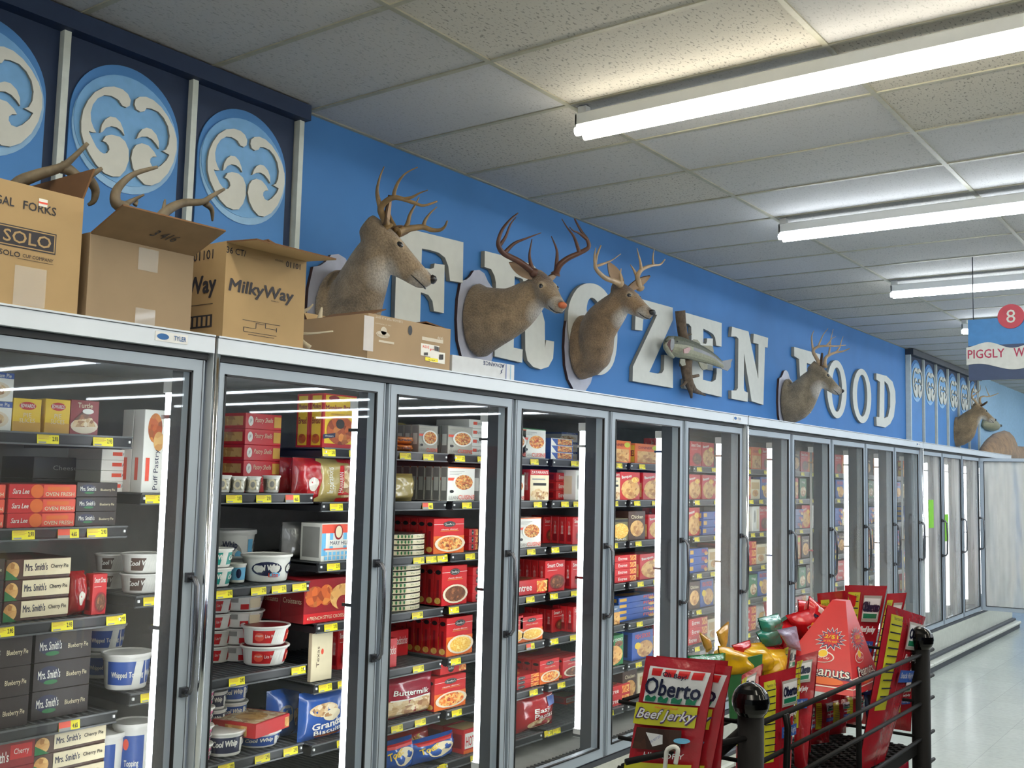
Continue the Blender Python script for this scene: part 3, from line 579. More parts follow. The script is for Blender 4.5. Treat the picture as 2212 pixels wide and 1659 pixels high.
carton('monkey', .185, .075, .25, RED, [('r', .05, .97, .08, .97, YEL), ('e', .3, .92, .16, .05, DRED), ('t', 'Monkey Bread', .5, .74, .88, .12, DRED, dict(bold=.05, rot=.05)), ('t', 'CINNAMON PULL-APART', .52, .62, .6, .04, DRED), ('e', .52, .33, .42, .27, F_MONK), ('e', .5, .45, .13, .09, DBR), ('p', [(0, .16), (.36, .2), (.36, .28), (0, .24)], NVY), ('t', 'dessert', .18, .22, .25, .03, PWH)],
       [('r', .15, .85, .04, .96, YEL), ('t', 'Monkey', .5, .75, .62, .12, DRED, B_), ('t', 'Bread', .5, .5, .6, .12, DRED, B_), ('e', .5, .16, .3, .09, F_MONK)], look='red and yellow Monkey Bread box')
carton('pastry', .20, .14, .055, RED, [('e', .14, .5, .07, .32, PWH), ('t', 'JF', .14, .5, .06, .25, PBK), ('t', 'Pastry Shells', .5, .55, .5, .4, CRM, dict(shear=.3)), ('r', .78, .98, .15, .85, GLD)], [('r', .1, .9, .2, .8, F_CHICK)], look='red Pastry Shells box')
carton('pastry_l', .20, .14, .12, RED, [('e', .13, .78, .08, .16, PWH), ('t', 'JF', .13, .78, .06, .12, PBK), ('t', 'Pastry Shells', .52, .65, .6, .22, CRM, dict(shear=.3)), ('r', .1, .95, .02, .45, F_CHICK)], [], look='larger red Pastry Shells box')
carton('crois', .27, .13, .175, DRED, [('r', 0, 1, .0, .22, RED), ('e', .2, .6, .18, .24, F_MONK), ('e', .42, .62, .14, .24, F_MONK), ('e', .74, .55, .24, .3, F_CHICK), ('e', .76, .40, .13, .18, DRED), ('e', .88, .88, .06, .08, PBL), ('t', '4 FRENCH STYLE CROISSANTS', .5, .11, .88, .08, CRM)], [('t', 'Croissants', .5, .5, .8, .12, CRM)], look='dark red French style croissants box')
carton('potpie', .21, .19, .05, RED, [('r', .85, .98, .1, .8, F_CHICK)], [('r', .3, .8, .1, .8, F_CHICK)], [('r', .05, .95, .05, .95, F_PIE), ('e', .5, .5, .3, .3, F_CHICK)], look='red pot pie box resting on tubs')
carton('maryhill', .19, .12, .17, PWH, [('r', 0, 1, .74, .97, TAGR), ('r', .0, .12, .15, .74, LBL), ('r', .24, .34, .3, .74, LBL), ('r', .66, .76, .3, .74, LBL), ('r', .88, 1, .15, .74, LBL), ('e', .5, .76, .13, .2, DRED), ('e', .5, .77, .10, .16, CRM), ('r', .2, .85, .4, .56, PWH), ('t', 'MARY HILL', .52, .48, .56, .1, NVY, B_), ('r', .05, .95, .3, .34, TAGR)] + [('r', .08+.12*i, .16+.12*i, .04+.12*j, .13+.12*j, LBL) for i in range(8) for j in range(2)], [('r', .1, .9, .1, .9, GRY)], look='white MARY HILL tray pack')
carton('breads', .19, .10, .10, RED, [('t', 'Breadsticks', .65, .6, .6, .3, PWH, dict(shear=.2))], [], look='red Breadsticks box')
carton('packet', .10, .02, .165, CRM, [('t', 'Texas', .3, .5, .7, .08, BRN, dict(rot=PI/2)), ('e', .5, .6, .06, .06, TAGR)], [], look='cream packet standing on end')
carton('hot', .20, .12, .11, RED, [('r', .05, .95, .2, .85, PWH), ('t', 'HOT', .3, .5, .4, .4, RED, B_), ('t', 'POCKETS', .75, .5, .4, .25, RED, B_), ('r', 0, 1, 0, .15, ORG)], [('r', .1, .9, .2, .8, DRED)], [('r', .05, .95, .1, .9, TAN)], look='red and white HOT snack box')
carton('white_ctn', .12, .12, .20, PWH, [('e', .3, .6, .12, .25, GRY), ('r', .55, .85, .1, .9, CRM)], [('r', .2, .8, .2, .8, CRM)], look='plain white carton')
carton('tan_ctn', .17, .12, .14, CRM, [('r', .1, .9, .5, .85, TAN), ('e', .5, .3, .3, .18, F_CHICK)], [('r', .2, .8, .2, .8, TAN)], look='cream and tan carton')
carton('brown_ctn', .16, .10, .17, BRN, [('t', 'Chicken', .5, .8, .7, .12, CRM, B_), ('e', .5, .4, .4, .28, F_CHICK)], [], look='brown chicken carton')
carton('green_ctn', .14, .08, .16, PGR, [('t', 'Veg', .5, .8, .5, .14, PWH, B_), ('e', .5, .35, .4, .25, F_PIE)], [], look='green vegetable carton')
carton('dark_box', .26, .2, .11, DBR, [('r', .03, .97, .06, .94, PBK), ('t', 'Cheesecake', .6, .5, .6, .22, GRY)], [], look='dark cheesecake box')
# ------------------------------------------------------------ tubs
def tub(name, r, h, band, ops, look, lid=None, bandz=(.16, .8), taper=.80):
    b = MB(); rb = r*taper; rz = lambda z: rb+(r*.95-rb)*(z/h)
    z0, z1 = h*bandz[0], h*bandz[1]
    prof = [(0, .002), (rb*.96, .002), (rb, .006), (rz(z0), z0), (rz(z1), z1), (rz(h*.9), h*.9), (r, h*.9), (r*1.02, h*.95), (r*1.0, h), (r*.93, h), (r*.9, h-.004), (0, h-.004)]
    L_ = lid or TUBW
    b.lathe(prof, TUBW, c=(0, r, 0), n=28, mats=[TUBW, TUBW, TUBW, band, TUBW, TUBW, TUBW, TUBW, TUBW, TUBW, L_])
    def f(a, z, off):
        R_ = rz(z)+off+.0008; t = a/R_ - PI/2 + phi
        return Vector((R_*math.cos(t), r+R_*math.sin(t), z))
    for phi in (-.62, 1.0):      # label repeats round the tub; print turned a little towards the left
        S = Surf((0, 0, 0), (1, 0, 0), (0, 0, 1), f)
        off = .0004
        for q in ops:
            if q[0] == 'r': 
                n = 6; 
                vs = [S(q[1]*r+(q[2]-q[1])*r*i/n, q[3+j]*h, off) for j in (0, 1) for i in range(n+1)]
                b.add(vs, [(i, i+1, n+2+i, n+1+i) for i in range(n)], q[5])
            elif q[0] == 'e': b.ell(S, q[1]*r, q[2]*h, q[3]*r, q[4]*h, q[5], off+.0003, n=16)
            elif q[0] == 't': b.text(S, q[1], q[2]*r, q[3]*h, q[4]*r, q[5]*h, q[6], off+.0006, **(q[7] if len(q) > 7 else {}))
            off += .0004
    DES[name] = dict(me=b.mesh(name), w=2*r, d=2*r, h=h, look=look, cat='tub', kind='dessert_tub')
CW = lambda c: [('t', 'Cool Whip', 0, .52, 1.25, .32, c, dict(bold=.05, shear=.25, rot=.08))]
tub('cw_lite', .082, .115, TUBW, [('e', -.05, .5, .62, .26, NVY), ('t', 'Cool Whip', -.05, .52, 1.05, .26, PWH, dict(bold=.05, shear=.2, rot=.08)), ('e', .28, .28, .22, .09, LBL), ('t', 'Lite', .22, .28, .4, .16, TAGR, B_)], 'white Cool Whip Lite tub')
tub('cw_teal', .065, .085, TEAL, [('r', -1.1, -.75, .16, .8, TUBW)] + CW(PWH), 'teal-labelled Cool Whip tub')
tub('cw_lblue', .06, .08, LBL, [('e', .1, .5, .3, .25, NVY)], 'light blue whipped topping tub')
tub('cw_whip', .078, .125, TUBW, [('e', -.1, .5, .5, .24, GRY), ('t', 'Whip', -.1, .66, .6, .2, NVY, B_), ('t', 'lite', -.1, .4, .4, .16, TAGR, B_), ('e', .25, .45, .14, .1, LBL), ('r', .7, 1.0, .15, .8, LBL)], 'tall white Whip lite tub')
tub('cw_red', .066, .075, RED, [('r', -1.2, -.6, .1, .85, TUBW), ('e', -.32, .48, .2, .22, TAGR), ('t', 'piggly', -.32, .55, .3, .12, PWH), ('t', 'Lite Whipped', .28, .5, .72, .22, PWH)], 'red-banded Lite Whipped tub', lid=DRED)
tub('cw_redw', .066, .075, TUBW, [('r', -.7, -.2, .55, .85, GRY), ('r', -.1, .25, .12, .45, RED), ('r', .3, .9, .2, .8, CRM)], 'white tub showing its nutrition panel')
tub('cw_blue', .068, .078, PBL, CW(PWH)+[('r', .72, .95, .2, .75, PWH)], 'blue Cool Whip tub')
tub('cw_navy', .072, .10, NVY, CW(PWH)+[('r', .8, 1.0, .2, .75, PWH)], 'dark blue Cool Whip tub')
tub('cw_pink', .066, .088, PINK, [('e', 0, .5, .5, .28, NVY)]+CW(PWH), 'pink Cool Whip tub')
tub('cw_choc', .088, .088, BRN, [('r', -1.3, -.5, .1, .9, TUBW)]+CW(PWH), 'brown-labelled Cool Whip tub')
tub('topping', .088, .115, PBL, [('r', -1.1, -.75, .15, .8, TUBW), ('t', 'Whipped', -.25, .42, .62, .2, PWH, B_), ('t', 'Topping', .45, .42, .62, .2, PWH, B_), ('r', .85, .9, .15, .8, PWH)], 'royal blue Whipped Topping tub')
tub('bucket', .10, .16, PBL, [('r', .6, 1.4, .1, .85, TUBW), ('e', -.3, .65, .14, .1, TAGR), ('t', 'Topping', .0, .3, .7, .14, PWH, B_)], 'large blue Topping bucket')
tub('foilcup', .045, .06, FOIL, [('e', 0, .5, .45, .3, CRM), ('e', 0, .5, .25, .18, GRY)], 'foil-wrapped round pastry cup', lid=CRM)
# foil pie pans with a yellow label
b = MB(); b.lathe([(0, .0), (.085, 0), (.105, .03), (.113, .032), (.113, .036), (0, .04)], FOIL, c=(0, .11, 0), n=24)
S = Surf((0, 0, 0), (1, 0, 0), (0, 0, 1), lambda a, z, off: Vector(((.108+off)*math.cos(a/.108-PI/2-.35), .11+(.108+off)*math.sin(a/.108-PI/2-.35), z)))
vs = [S(-.05+.15*i/6, z, .004) for z in (.002, .036) for i in range(7)]; b.add(vs, [(i, i+1, 8+i, 7+i) for i in range(6)], CRM)
for i in range(5): b.ell(S, -.03+.012*i, .02, .003, .014, PGR, .005, n=8)
b.text(S, 'Pie Shells', .065, .019, .05, .012, PGR, .005)
DES['foilpan'] = dict(me=b.mesh('foilpan'), w=.226, d=.22, h=.042, look='foil pie pan with yellow label', cat='pie pan', kind='foil_pie_pan')
# ------------------------------------------------------------ bags
def pillow(b, corner, thick, m, nu=14, nv=16, seed=0, crimp=.06, back=None, zig=0):
    """corner: 4 points BL, BR, TR, TL; bulging both ways; returns mapping for printing"""
    A, B, C_, D = map(Vector, corner); n = (B-A).cross(D-A).normalized(); rr = random.Random(seed); ph = [rr.uniform(0, 6) for _ in range(6)]
    def prof(u, v):
        e = min(v, 1-v)/crimp; e = min(1, max(0, (e-.6)/1.4)) if e < 2 else 1
        return (max(0, 4*u*(1-u))**.5)*(e**.6)*(max(0, 4*v*(1-v))**.35)
    def f(u, v, s, off=0):
        p = (A*(1-u)+B*u)*(1-v)+(D*(1-u)+C_*u)*v
        wv = (math.sin(9*u+ph[0]+4*v)*.10+math.sin(14*v+ph[1]-5*u)*.07+math.sin(23*u+ph[2]+11*v)*.04)
        t = thick*.5*prof(u, v)*(1+wv) + .0012
        return p+n*(s*(t+off))
    for s, mm in ((1, m), (-1, back or m)):
        vs = [f(i/nu, j/nv, s) for j in range(nv+1) for i in range(nu+1)]
        fs = [(j*(nu+1)+i, j*(nu+1)+i+1, (j+1)*(nu+1)+i+1, (j+1)*(nu+1)+i) for j in range(nv) for i in range(nu)]
        if s < 0: fs = [tuple(reversed(q)) for q in fs]
        b.add(vs, fs, mm, True)
    W = (B-A).length; H = (D-A).length
    # a in [-W/2, W/2], z in [0, H]
    return Surf((0, 0, 0), (1, 0, 0), (0, 0, 1), lambda a, z, off: f(min(1, max(0, a/W+.5)), min(1, max(0, z/H)), 1, off)), W, H
def bag(name, w, d, h, m, ops, look, cat='frozen food bag', lean=0, kind='frozen_food_bag', seed=1):
    b = MB(); ly = lean*h
    S, W, H = pillow(b, [(-w/2, d/2, 0), (w/2, d/2, 0), (w/2, d/2+ly, h), (-w/2, d/2+ly, h)], d, m, seed=seed)
    off = .002
    for q in ops:
        if q[0] == 'r': b.rect(S, (q[1]-.5)*W, (q[2]-.5)*W, q[3]*H, q[4]*H, q[5], off, n=6)
        elif q[0] == 'e': b.ell(S, (q[1]-.5)*W, q[2]*H, q[3]*W, q[4]*H, q[5], off)
        elif q[0] == 't': b.text(S, q[1], (q[2]-.5)*W, q[3]*H, q[4]*W, q[5]*H, q[6], off+.001, **(q[7] if len(q) > 7 else {}))
        off += .0008
    DES[name] = dict(me=b.mesh(name), w=w, d=d, h=h, look=look, cat=cat, kind=kind)
bag('bag_grands', .18, .08, .21, BAGB, [('e', .45, .62, .3, .14, F_PIE), ('e', .6, .5, .22, .12, CRM), ('t', 'Grands!', .55, .32, .7, .14, PWH, dict(bold=.06, rot=.12)), ('t', 'Biscuits', .55, .18, .6, .09, PWH, dict(bold=.04, rot=.12)), ('e', .6, .07, .3, .05, ORG)], 'blue Grands! Biscuits bag', seed=3)
bag('bag_blue', .18, .08, .16, BAGB, [('e', .4, .5, .2, .2, GRY), ('e', .75, .4, .14, .18, F_PIE)], 'blue frozen dough bag', seed=4)
bag('bag_red', .16, .09, .18, BAGR, [('e', .5, .4, .2, .16, BAGW)], 'glossy red frozen bag', seed=5)
bag('bag_insp', .16, .07, .20, BAGT, [('r', .55, 1, .0, 1, RED), ('r', .66, .9, .1, .85, F_PIE), ('t', 'Inspirations', .3, .5, .75, .16, PWH, dict(rot=PI/2)), ('t', 'HAWAIIAN', .58, .45, .6, .08, PWH, dict(rot=PI/2))], 'tan and red Inspirations rolls bag', seed=6)
bag('bag_grey', .16, .12, .12, BAGG, [('e', .5, .5, .3, .2, GRY)], 'grey frosted plastic bag', seed=7)
bag('bag_orange', .17, .11, .055, BAGO, [('t', 'Toast', .4, .5, .5, .3, NVY, B_)], 'orange bread bag lying flat', seed=8)
bag('bag_tanf', .17, .11, .05, BAGT, [('t', 'Texas Toast', .45, .5, .5, .25, PWH)], 'tan bread bag lying flat', seed=9)
bag('bag_tan', .19, .10, .14, BAGT, [], 'plain tan plastic bag', seed=10)
bag('bag_butter', .19, .08, .19, BAGP, [('r', .1, .9, .05, .45, F_PIE), ('t', 'Buttermilk', .5, .6, .66, .12, PWH, dict(bold=.03, rot=-.1)), ('r', .12, .88, .44, .47, PWH)], 'crimson Buttermilk biscuit bag', seed=11)
bag('bag_wave', .24, .10, .12, BAGB, [('r', .3, .95, .35, .75, F_PIE), ('p', ), ('t', 'MRS', .3, .6, .35, .3, YEL, B_), ('r', 0, 1, .85, .95, RED)] if 0 else [('e', .6, .5, .3, .28, CRM), ('t', 'Toast', .35, .65, .4, .22, YEL, dict(bold=.05, rot=.2)), ('r', 0, 1, .8, .92, RED)], 'blue and red frozen bread bag', seed=12)
bag('bag_waver', .24, .10, .11, BAGR, [('e', .55, .5, .25, .22, F_CHICK), ('t', 'WAVE', .5, .7, .4, .2, YEL, dict(bold=.05, rot=.1))], 'red WAVE snack bag', seed=13)
bag('bag_easy', .24, .09, .20, BAGR, [('t', 'Easy', .55, .52, .4, .15, PWH, B_), ('t', 'Pastas', .6, .38, .5, .14, PWH, B_), ('e', .5, .18, .3, .12, F_PIE), ('r', .7, .95, .6, .85, PBL)], 'red Easy Pastas bag', seed=14)
bag('bag_white', .18, .08, .2, BAGW, [('e', .5, .45, .3, .2, F_CHICK)], 'pale frozen vegetable bag', seed=15)
DEFER = []
KN = {'lc': 'frozen_meal_box', 'st': 'frozen_dinner_box', 'red': 'frozen_entree_box', 'zatar': 'rice_dinner_box', 'banq': 'chicken_dinner_box', 'banqy': 'chicken_dinner_box', 'sara': 'pie_box', 'smith': 'pie_box', 'cream': 'pie_box',
      'edwards': 'pie_slice_box', 'turtle': 'pie_slice_box', 'puff': 'pastry_box', 'pastry': 'pastry_box', 'monkey': 'bread_box', 'crois': 'bread_box', 'breads': 'bread_box', 'blue': 'fish_fillet_box', 'tan': 'frozen_carton', 'white': 'frozen_carton', 'brown': 'frozen_carton', 'green': 'frozen_carton', 'potpie': 'pie_box'}
for k_, D_ in DES.items():
    if D_['kind'] == 'frozen_food_box': D_['kind'] = KN.get(k_.split('_')[0], 'frozen_food_box')
def put(des, x, y, z, k=None, pos='', sx=1, sz=1, rot=0, group=None, sy=1, rx=0):
    D = DES[des]; o = bpy.data.objects.new(D['kind'], D['me']); C.objects.link(o)
    o.location = (x, y, z); o.scale = (sx, sy, sz); o.rotation_euler = (rx, 0, rot)
    DEFER.append((o, D['look'], D['cat'], k, pos, group, x, y, z)); return o
def row(k, lev, des, frame, xl, xr, yt, nst=1, ndeep=1, Y=2.975, gap=.003, fit=True, grp=None, rot=0, side=0):
    """front face placed from where its left and right edges stand on the shelf line"""
    z = levels(k)[lev]+.017; D = DES[des]
    p0 = PY(*Z(frame, xl, yt), Y); p1 = PY(*Z(frame, xr, yt), Y)
    if k <= 6:
        lo, hi = BOUND[k][0]+.036, BOUND[k][1]-.036; dx_ = 0
        if p0.x < lo: dx_ = min(.035, lo-p0.x)
        elif p1.x > hi: dx_ = -min(.035, p1.x-hi)
        p0.x += dx_; p1.x += dx_
    wx = p1.x-p0.x; cx = (p0.x+p1.x)/2; sx = wx/D['w'] if fit else 1
    top = levels(k)[lev-1]-.024 if lev else 1.95
    H = min((p0.z+p1.z)/2, top)-z; sz = max(.35, min(1.8, H/(D['h']*nst))) if fit else 1
    for n in range(nst):
        for q in range(ndeep):
            put(des, cx, Y+q*(D['d']*(sx if D['cat'] in ('tub', 'pie pan') else 1)+gap), z+n*D['h']*sz+.0004*n, k, (lev, n, nst, q, ndeep), sx, sz*.995, rot, grp, sy=sx if D['cat'] in ('tub', 'pie pan') else 1)
# ---- door 1
row(1, 0, 'cream_pie', 'a1', -120, 110, 290, nst=2, ndeep=1)
row(1, 0, 'edwards', 'a1', 105, 315, 487, Y=2.975, ndeep=2); row(1, 0, 'edwards', 'a1', 345, 530, 492, Y=2.975, ndeep=2); row(1, 0, 'turtle', 'a1', 533, 745, 500, ndeep=2)
row(1, 1, 'sara', 'a1', -440, 42, 1128, nst=3); row(1, 1, 'sara', 'a1', 72, 570, 1128, nst=3); row(1, 1, 'smith', 'a1', 578, 880, 1115, nst=3)
row(1, 1, 'dark_box', 'a1', 330, 800, 930, nst=3, Y=3.23)
row(1, 2, 'smith', 'a2', -330, 40, 100, nst=3); row(1, 2, 'smith_p', 'a2', 50, 530, 90, nst=3, Y=3.0); row(1, 2, 'bag_red', 'a2', 560, 690, 190); row(1, 2, 'red_plain', 'a2', 700, 805, 205)
row(1, 3, 'smith', 'a2', -200, 250, 610, nst=3); row(1, 3, 'smith', 'a2', 270, 690, 640, nst=3, Y=3.0)
row(1, 4, 'smith_r', 'a2', -180, 292, 1035, nst=3); row(1, 4, 'smith_p', 'a2', 300, 820, 870, nst=4)
row(1, 5, 'bucket', 'a2', 130, 420, 1440); row(1, 5, 'bucket', 'a2', 420, 640, 1470)
# ---- section 2
row(2, 0, 'puff_tall', 'a1', 1062, 1240, 568, ndeep=2); row(2, 0, 'puff', 'a1', 690, 1005, 870, nst=4, Y=3.08)
row(2, 1, 'cw_choc', 'a2', 950, 1230, 62, nst=2); row(2, 1, 'cw_choc', 'a2', 780, 1000, 62, nst=2, Y=3.15)
row(2, 2, 'topping', 'a2', 820, 1150, 815, nst=1); row(2, 2, 'topping', 'a2', 735, 1015, 590, nst=2, Y=3.20)
row(2, 3, 'bucket', 'a2', 950, 1210, 1325, nst=1); row(2, 3, 'bucket', 'a2', 640, 950, 1420, nst=1, Y=3.0)
row(2, 0, 'pastry', 'b1', 330, 610, 560, nst=5, Y=3.10); row(2, 0, 'foilcup', 'b1', 135, 250, 1032, Y=2.98); row(2, 0, 'foilcup', 'b1', 252, 365, 1042, Y=2.98); row(2, 0, 'foilcup', 'b1', 372, 480, 1042, Y=2.98); row(2, 0, 'foilcup', 'b1', 522, 632, 1035, Y=2.98)
row(2, 1, 'cw_teal', 'b2', 60, 285, 20, nst=2); row(2, 1, 'cw_lite', 'b2', 450, 745, 65); row(2, 1, 'cw_lblue', 'b2', 245, 350, 130, Y=3.05); row(2, 1, 'cw_lite', 'b2', 320, 520, 80, Y=3.17); row(2, 1, 'cw_whip', 'b1', 245, 545, 1460, Y=3.26)
row(2, 2, 'cw_red', 'b2', 472, 752, 595, nst=2); row(2, 2, 'cw_redw', 'b2', 262, 535, 365, nst=4, Y=3.12); row(2, 2, 'cw_red', 'b2', 90, 270, 385, nst=4, Y=3.17)
row(2, 3, 'cw_navy', 'b2', 130, 378, 1390); row(2, 3, 'cw_blue', 'b2', 385, 655, 1395); row(2, 3, 'cw_pink', 'b2', -80, 150, 1060, nst=4); row(2, 3, 'cw_blue', 'b2', 200, 390, 1025, nst=3, Y=3.14); row(2, 3, 'cw_navy', 'b2', 60, 222, 1090, nst=3, Y=3.13)
zz = levels(2)[3]+.017; p = PY(*Z('b2', 640, 1395), 2.975)
put('potpie', p.x-.075, 2.98, p.z+.012, 2, 'on the tubs', rot=.25)
# ---- section 3
row(3, 0, 'monkey', 'b1', 905, 1165, 370, ndeep=2); row(3, 1, 'bag_red', 'b1', 700, 925, 890, Y=2.98, ndeep=2); row(3, 1, 'bag_insp', 'b1', 905, 1175, 880)
row(3, 2, 'maryhill', 'b1', 925, 1175, 1405); row(3, 2, 'bag_grey', 'b1', 640, 930, 1400, Y=3.11)
row(3, 3, 'crois', 'b2', 705, 1085, 240, ndeep=2); row(3, 4, 'packet', 'b2', 815, 970, 632, Y=2.99); row(3, 5, 'bag_grands', 'b2', 715, 1045, 1085, Y=2.98); row(3, 5, 'bag_blue', 'b2', 470, 720, 1075, Y=3.1); row(3, 4, 'red_plain', 'b2', 1010, 1120, 620, Y=3.1)
row(3, 0, 'bag_orange', 'c1', 100, 345, 480, nst=2, Y=2.99); row(3, 0, 'bag_tanf', 'c1', 100, 330, 360, nst=3, Y=3.15)
row(3, 0, 'lc_grey', 'c1', 345, 505, 390, ndeep=3, Y=3.0); row(4, 0, 'lc_grey', 'c1', 545, 755, 395, ndeep=3); row(4, 0, 'puff', 'c1', 765, 905, 345, nst=4, Y=3.0)
row(3, 1, 'lc_pasta', 'c1', 628, 855, 748, ndeep=11, gap=.004); row(3, 1, 'bag_tan', 'c1', 20, 350, 800, Y=2.98); row(4, 1, 'lc_pasta', 'c1', 862, 1060, 760, ndeep=4)
row(3, 2, 'foilpan', 'c1', 130, 515, 1315, nst=4, Y=2.98); row(3, 2, 'st_spag', 'c1', 510, 765, 1183, ndeep=8); row(3, 2, 'bag_white', 'c1', -40, 140, 1230, Y=3.0); row(4, 2, 'st_flat', 'c1', 765, 840, 1275, nst=3, Y=3.02)
row(3, 3, 'foilpan', 'c2', 60, 510, -40, nst=8, Y=2.98); row(3, 3, 'st_loaf', 'c2', 555, 755, 0, ndeep=3); row(4, 3, 'st_flat', 'c2', 765, 850, 20, nst=4)
row(3, 4, 'breads', 'c2', -60, 145, 612, Y=2.98); row(3, 4, 'breads', 'c2', 80, 280, 530, Y=3.14); row(3, 4, 'st_mac', 'c2', 592, 800, 415, ndeep=7)
row(3, 5, 'bag_butter', 'c2', 105, 520, 885, Y=2.98); row(3, 5, 'bag_butter', 'c2', -60, 215, 900, Y=3.09); row(3, 5, 'st_lasa', 'c2', 495, 745, 895, ndeep=3)
p = PY(*Z('c2', 610, 890), 2.975); put('st_flat', p.x, 2.98, p.z+.004, 3, 'on the lasagna boxes', sx=.9)
row(3, 6, 'bag_wave', 'c2', 40, 330, 1440); row(3, 6, 'bag_wave', 'c2', 330, 700, 1400); row(3, 6, 'bag_waver', 'c2', 120, 500, 1350, Y=3.08); row(4, 6, 'hot', 'c2', 690, 860, 1330, ndeep=4)
# ---- section 4
row(4, 0, 'lc_pasta', 'd1', -10, 196, 272, ndeep=3); row(4, 0, 'lc_green', 'd1', 202, 406, 277, ndeep=3); row(5, 0, 'blue_tray', 'd1', 412, 610, 365, nst=3); row(5, 0, 'cream_pie', 'd1', 512, 655, 310, nst=3, Y=3.2)
row(4, 1, 'lc_green', 'd1', 10, 180, 683, ndeep=3); row(4, 1, 'zatar', 'd1', 268, 432, 640, ndeep=4); row(5, 1, 'red_long', 'd1', 465, 612, 670, nst=3, Y=3.05); row(5, 1, 'white_ctn', 'd1', 640, 700, 645)
row(4, 2, 'lc_pasta', 'd1', 148, 355, 1070, ndeep=3); row(5, 2, 'red_plain', 'd1', 612, 760, 1065, ndeep=6); row(4, 2, 'red_plain', 'd1', 385, 500, 1065, ndeep=3, Y=3.12)
row(4, 3, 'red_plain', 'd1', 402, 575, 1450, ndeep=5); row(4, 3, 'red_long', 'd1', 90, 430, 1625, Y=2.975); row(4, 3, 'green_ctn', 'd1', 160, 280, 1465, Y=3.2); row(5, 3, 'red_plain', 'd1', 600, 750, 1450, ndeep=4)
row(4, 4, 'st_mac', 'd2', 172, 360, 352, ndeep=2); row(4, 4, 'st_mac', 'd2', 10, 160, 365, ndeep=2); row(4, 4, 'red_plain', 'd2', 440, 575, 290, ndeep=4, Y=3.05); row(5, 4, 'red_plain', 'd2', 590, 740, 270, ndeep=3)
row(4, 5, 'st_flat', 'd2', 75, 335, 860, nst=3, Y=2.98); row(4, 5, 'st_lasa', 'd2', 338, 500, 720, ndeep=5); row(5, 5, 'st_loaf', 'd2', 502, 680, 700, ndeep=4); row(4, 5, 'st_flat', 'd2', 170, 510, 665, nst=4, Y=3.17)
row(4, 6, 'bag_easy', 'd2', 190, 500, 1010); row(4, 6, 'bag_easy', 'd2', -20, 170, 1090, Y=3.09); row(5, 6, 'hot', 'd2', 520, 640, 1120, Y=3.2)
# ---- section 5 & 6
row(5, 0, 'banqy', 'd1', 975, 1160, 382, ndeep=3); row(6, 0, 'banqy', 'd1', 1172, 1392, 412, ndeep=3); row(5, 1, 'zatar', 'd1', 930, 1035, 665, ndeep=3); row(5, 1, 'banq', 'd1', 1066, 1240, 662, ndeep=3); row(6, 1, 'banq', 'd1', 1242, 1420, 668, ndeep=3)
row(5, 2, 'green_brn', 'd1', 960, 1135, 1078, ndeep=3); row(5, 2, 'brown_ctn', 'd1', 1140, 1288, 1010, ndeep=3); row(6, 2, 'banq', 'd1', 1290, 1450, 1040, ndeep=3)
row(5, 3, 'red_long', 'd1', 1020, 1212, 1405, nst=4); row(5, 3, 'blue_tray', 'd1', 930, 1060, 1560, Y=2.975) if 0 else None; row(6, 3, 'banq', 'd1', 1215, 1420, 1390, ndeep=3)
row(5, 4, 'chick', 'd2', 870, 1000, 275, ndeep=2); row(5, 4, 'blue_fish', 'd2', 1005, 1320, 180, nst=4, Y=3.0); row(5, 5, 'hchoice', 'd2', 880, 1045, 520, ndeep=2); row(5, 5, 'blue_tall', 'd2', 1120, 1295, 478, ndeep=3); row(5, 6, 'red_long', 'd2', 880, 1100, 950, nst=2)
# ---- farther sections
POOL = [['banq', 'banqy', 'red_plain', 'brown_ctn'], ['banq', 'red_long', 'tan_ctn', 'green_ctn', 'blue_tall'], ['banq', 'red_plain', 'tan_ctn', 'white_ctn', 'blue_fish'], ['red_long', 'tan_ctn', 'blue_fish', 'banqy', 'brown_ctn'], ['tan_ctn', 'brown_ctn', 'green_ctn', 'blue_tall', 'red_long'], ['red_long', 'banq', 'tan_ctn', 'bag_white'], ['tan_ctn', 'white_ctn', 'brown_ctn']]
USED = {5: {0: .62, 1: .62, 2: .62, 3: .8, 4: .55, 5: .3, 6: .3}, 6: {0: .3, 1: .3, 2: .2, 3: .2}}
for k in range(6, 15):
    for lev in range(7):
        x0, x1 = BOUND[k]; x = x0+.03
        if k == 6 and lev < 6: x = x0+.43
        rr = random.Random(k*31+lev*7)
        while x < x1-.12:
            des = rr.choice(POOL[lev] if k < 10 else POOL[lev][-3:]); D = DES[des]
            if x+D['w'] > x1-.02: break
            lim = ((levels(k)[lev-1] if lev else 1.93)-levels(k)[lev]-.05)
            ns = max(1, int(min(lim, .17)/D['h'])) if D['h'] < .1 else 1; sz = min(1, lim/D['h']/ns)
            for n in range(ns):
                for q in range(2 if D['d'] < .1 and k < 9 else 1):
                    put(des, x+D['w']/2, 2.975+rr.uniform(0, .02)*(n == 0)+q*(D['d']+.022), levels(k)[lev]+.017+n*(D['h']*sz+.0004), k, (lev, n, ns, q, 2), 1, sz*.99)
            x += D['w']+rr.choice([.006, .01, .012, .04])
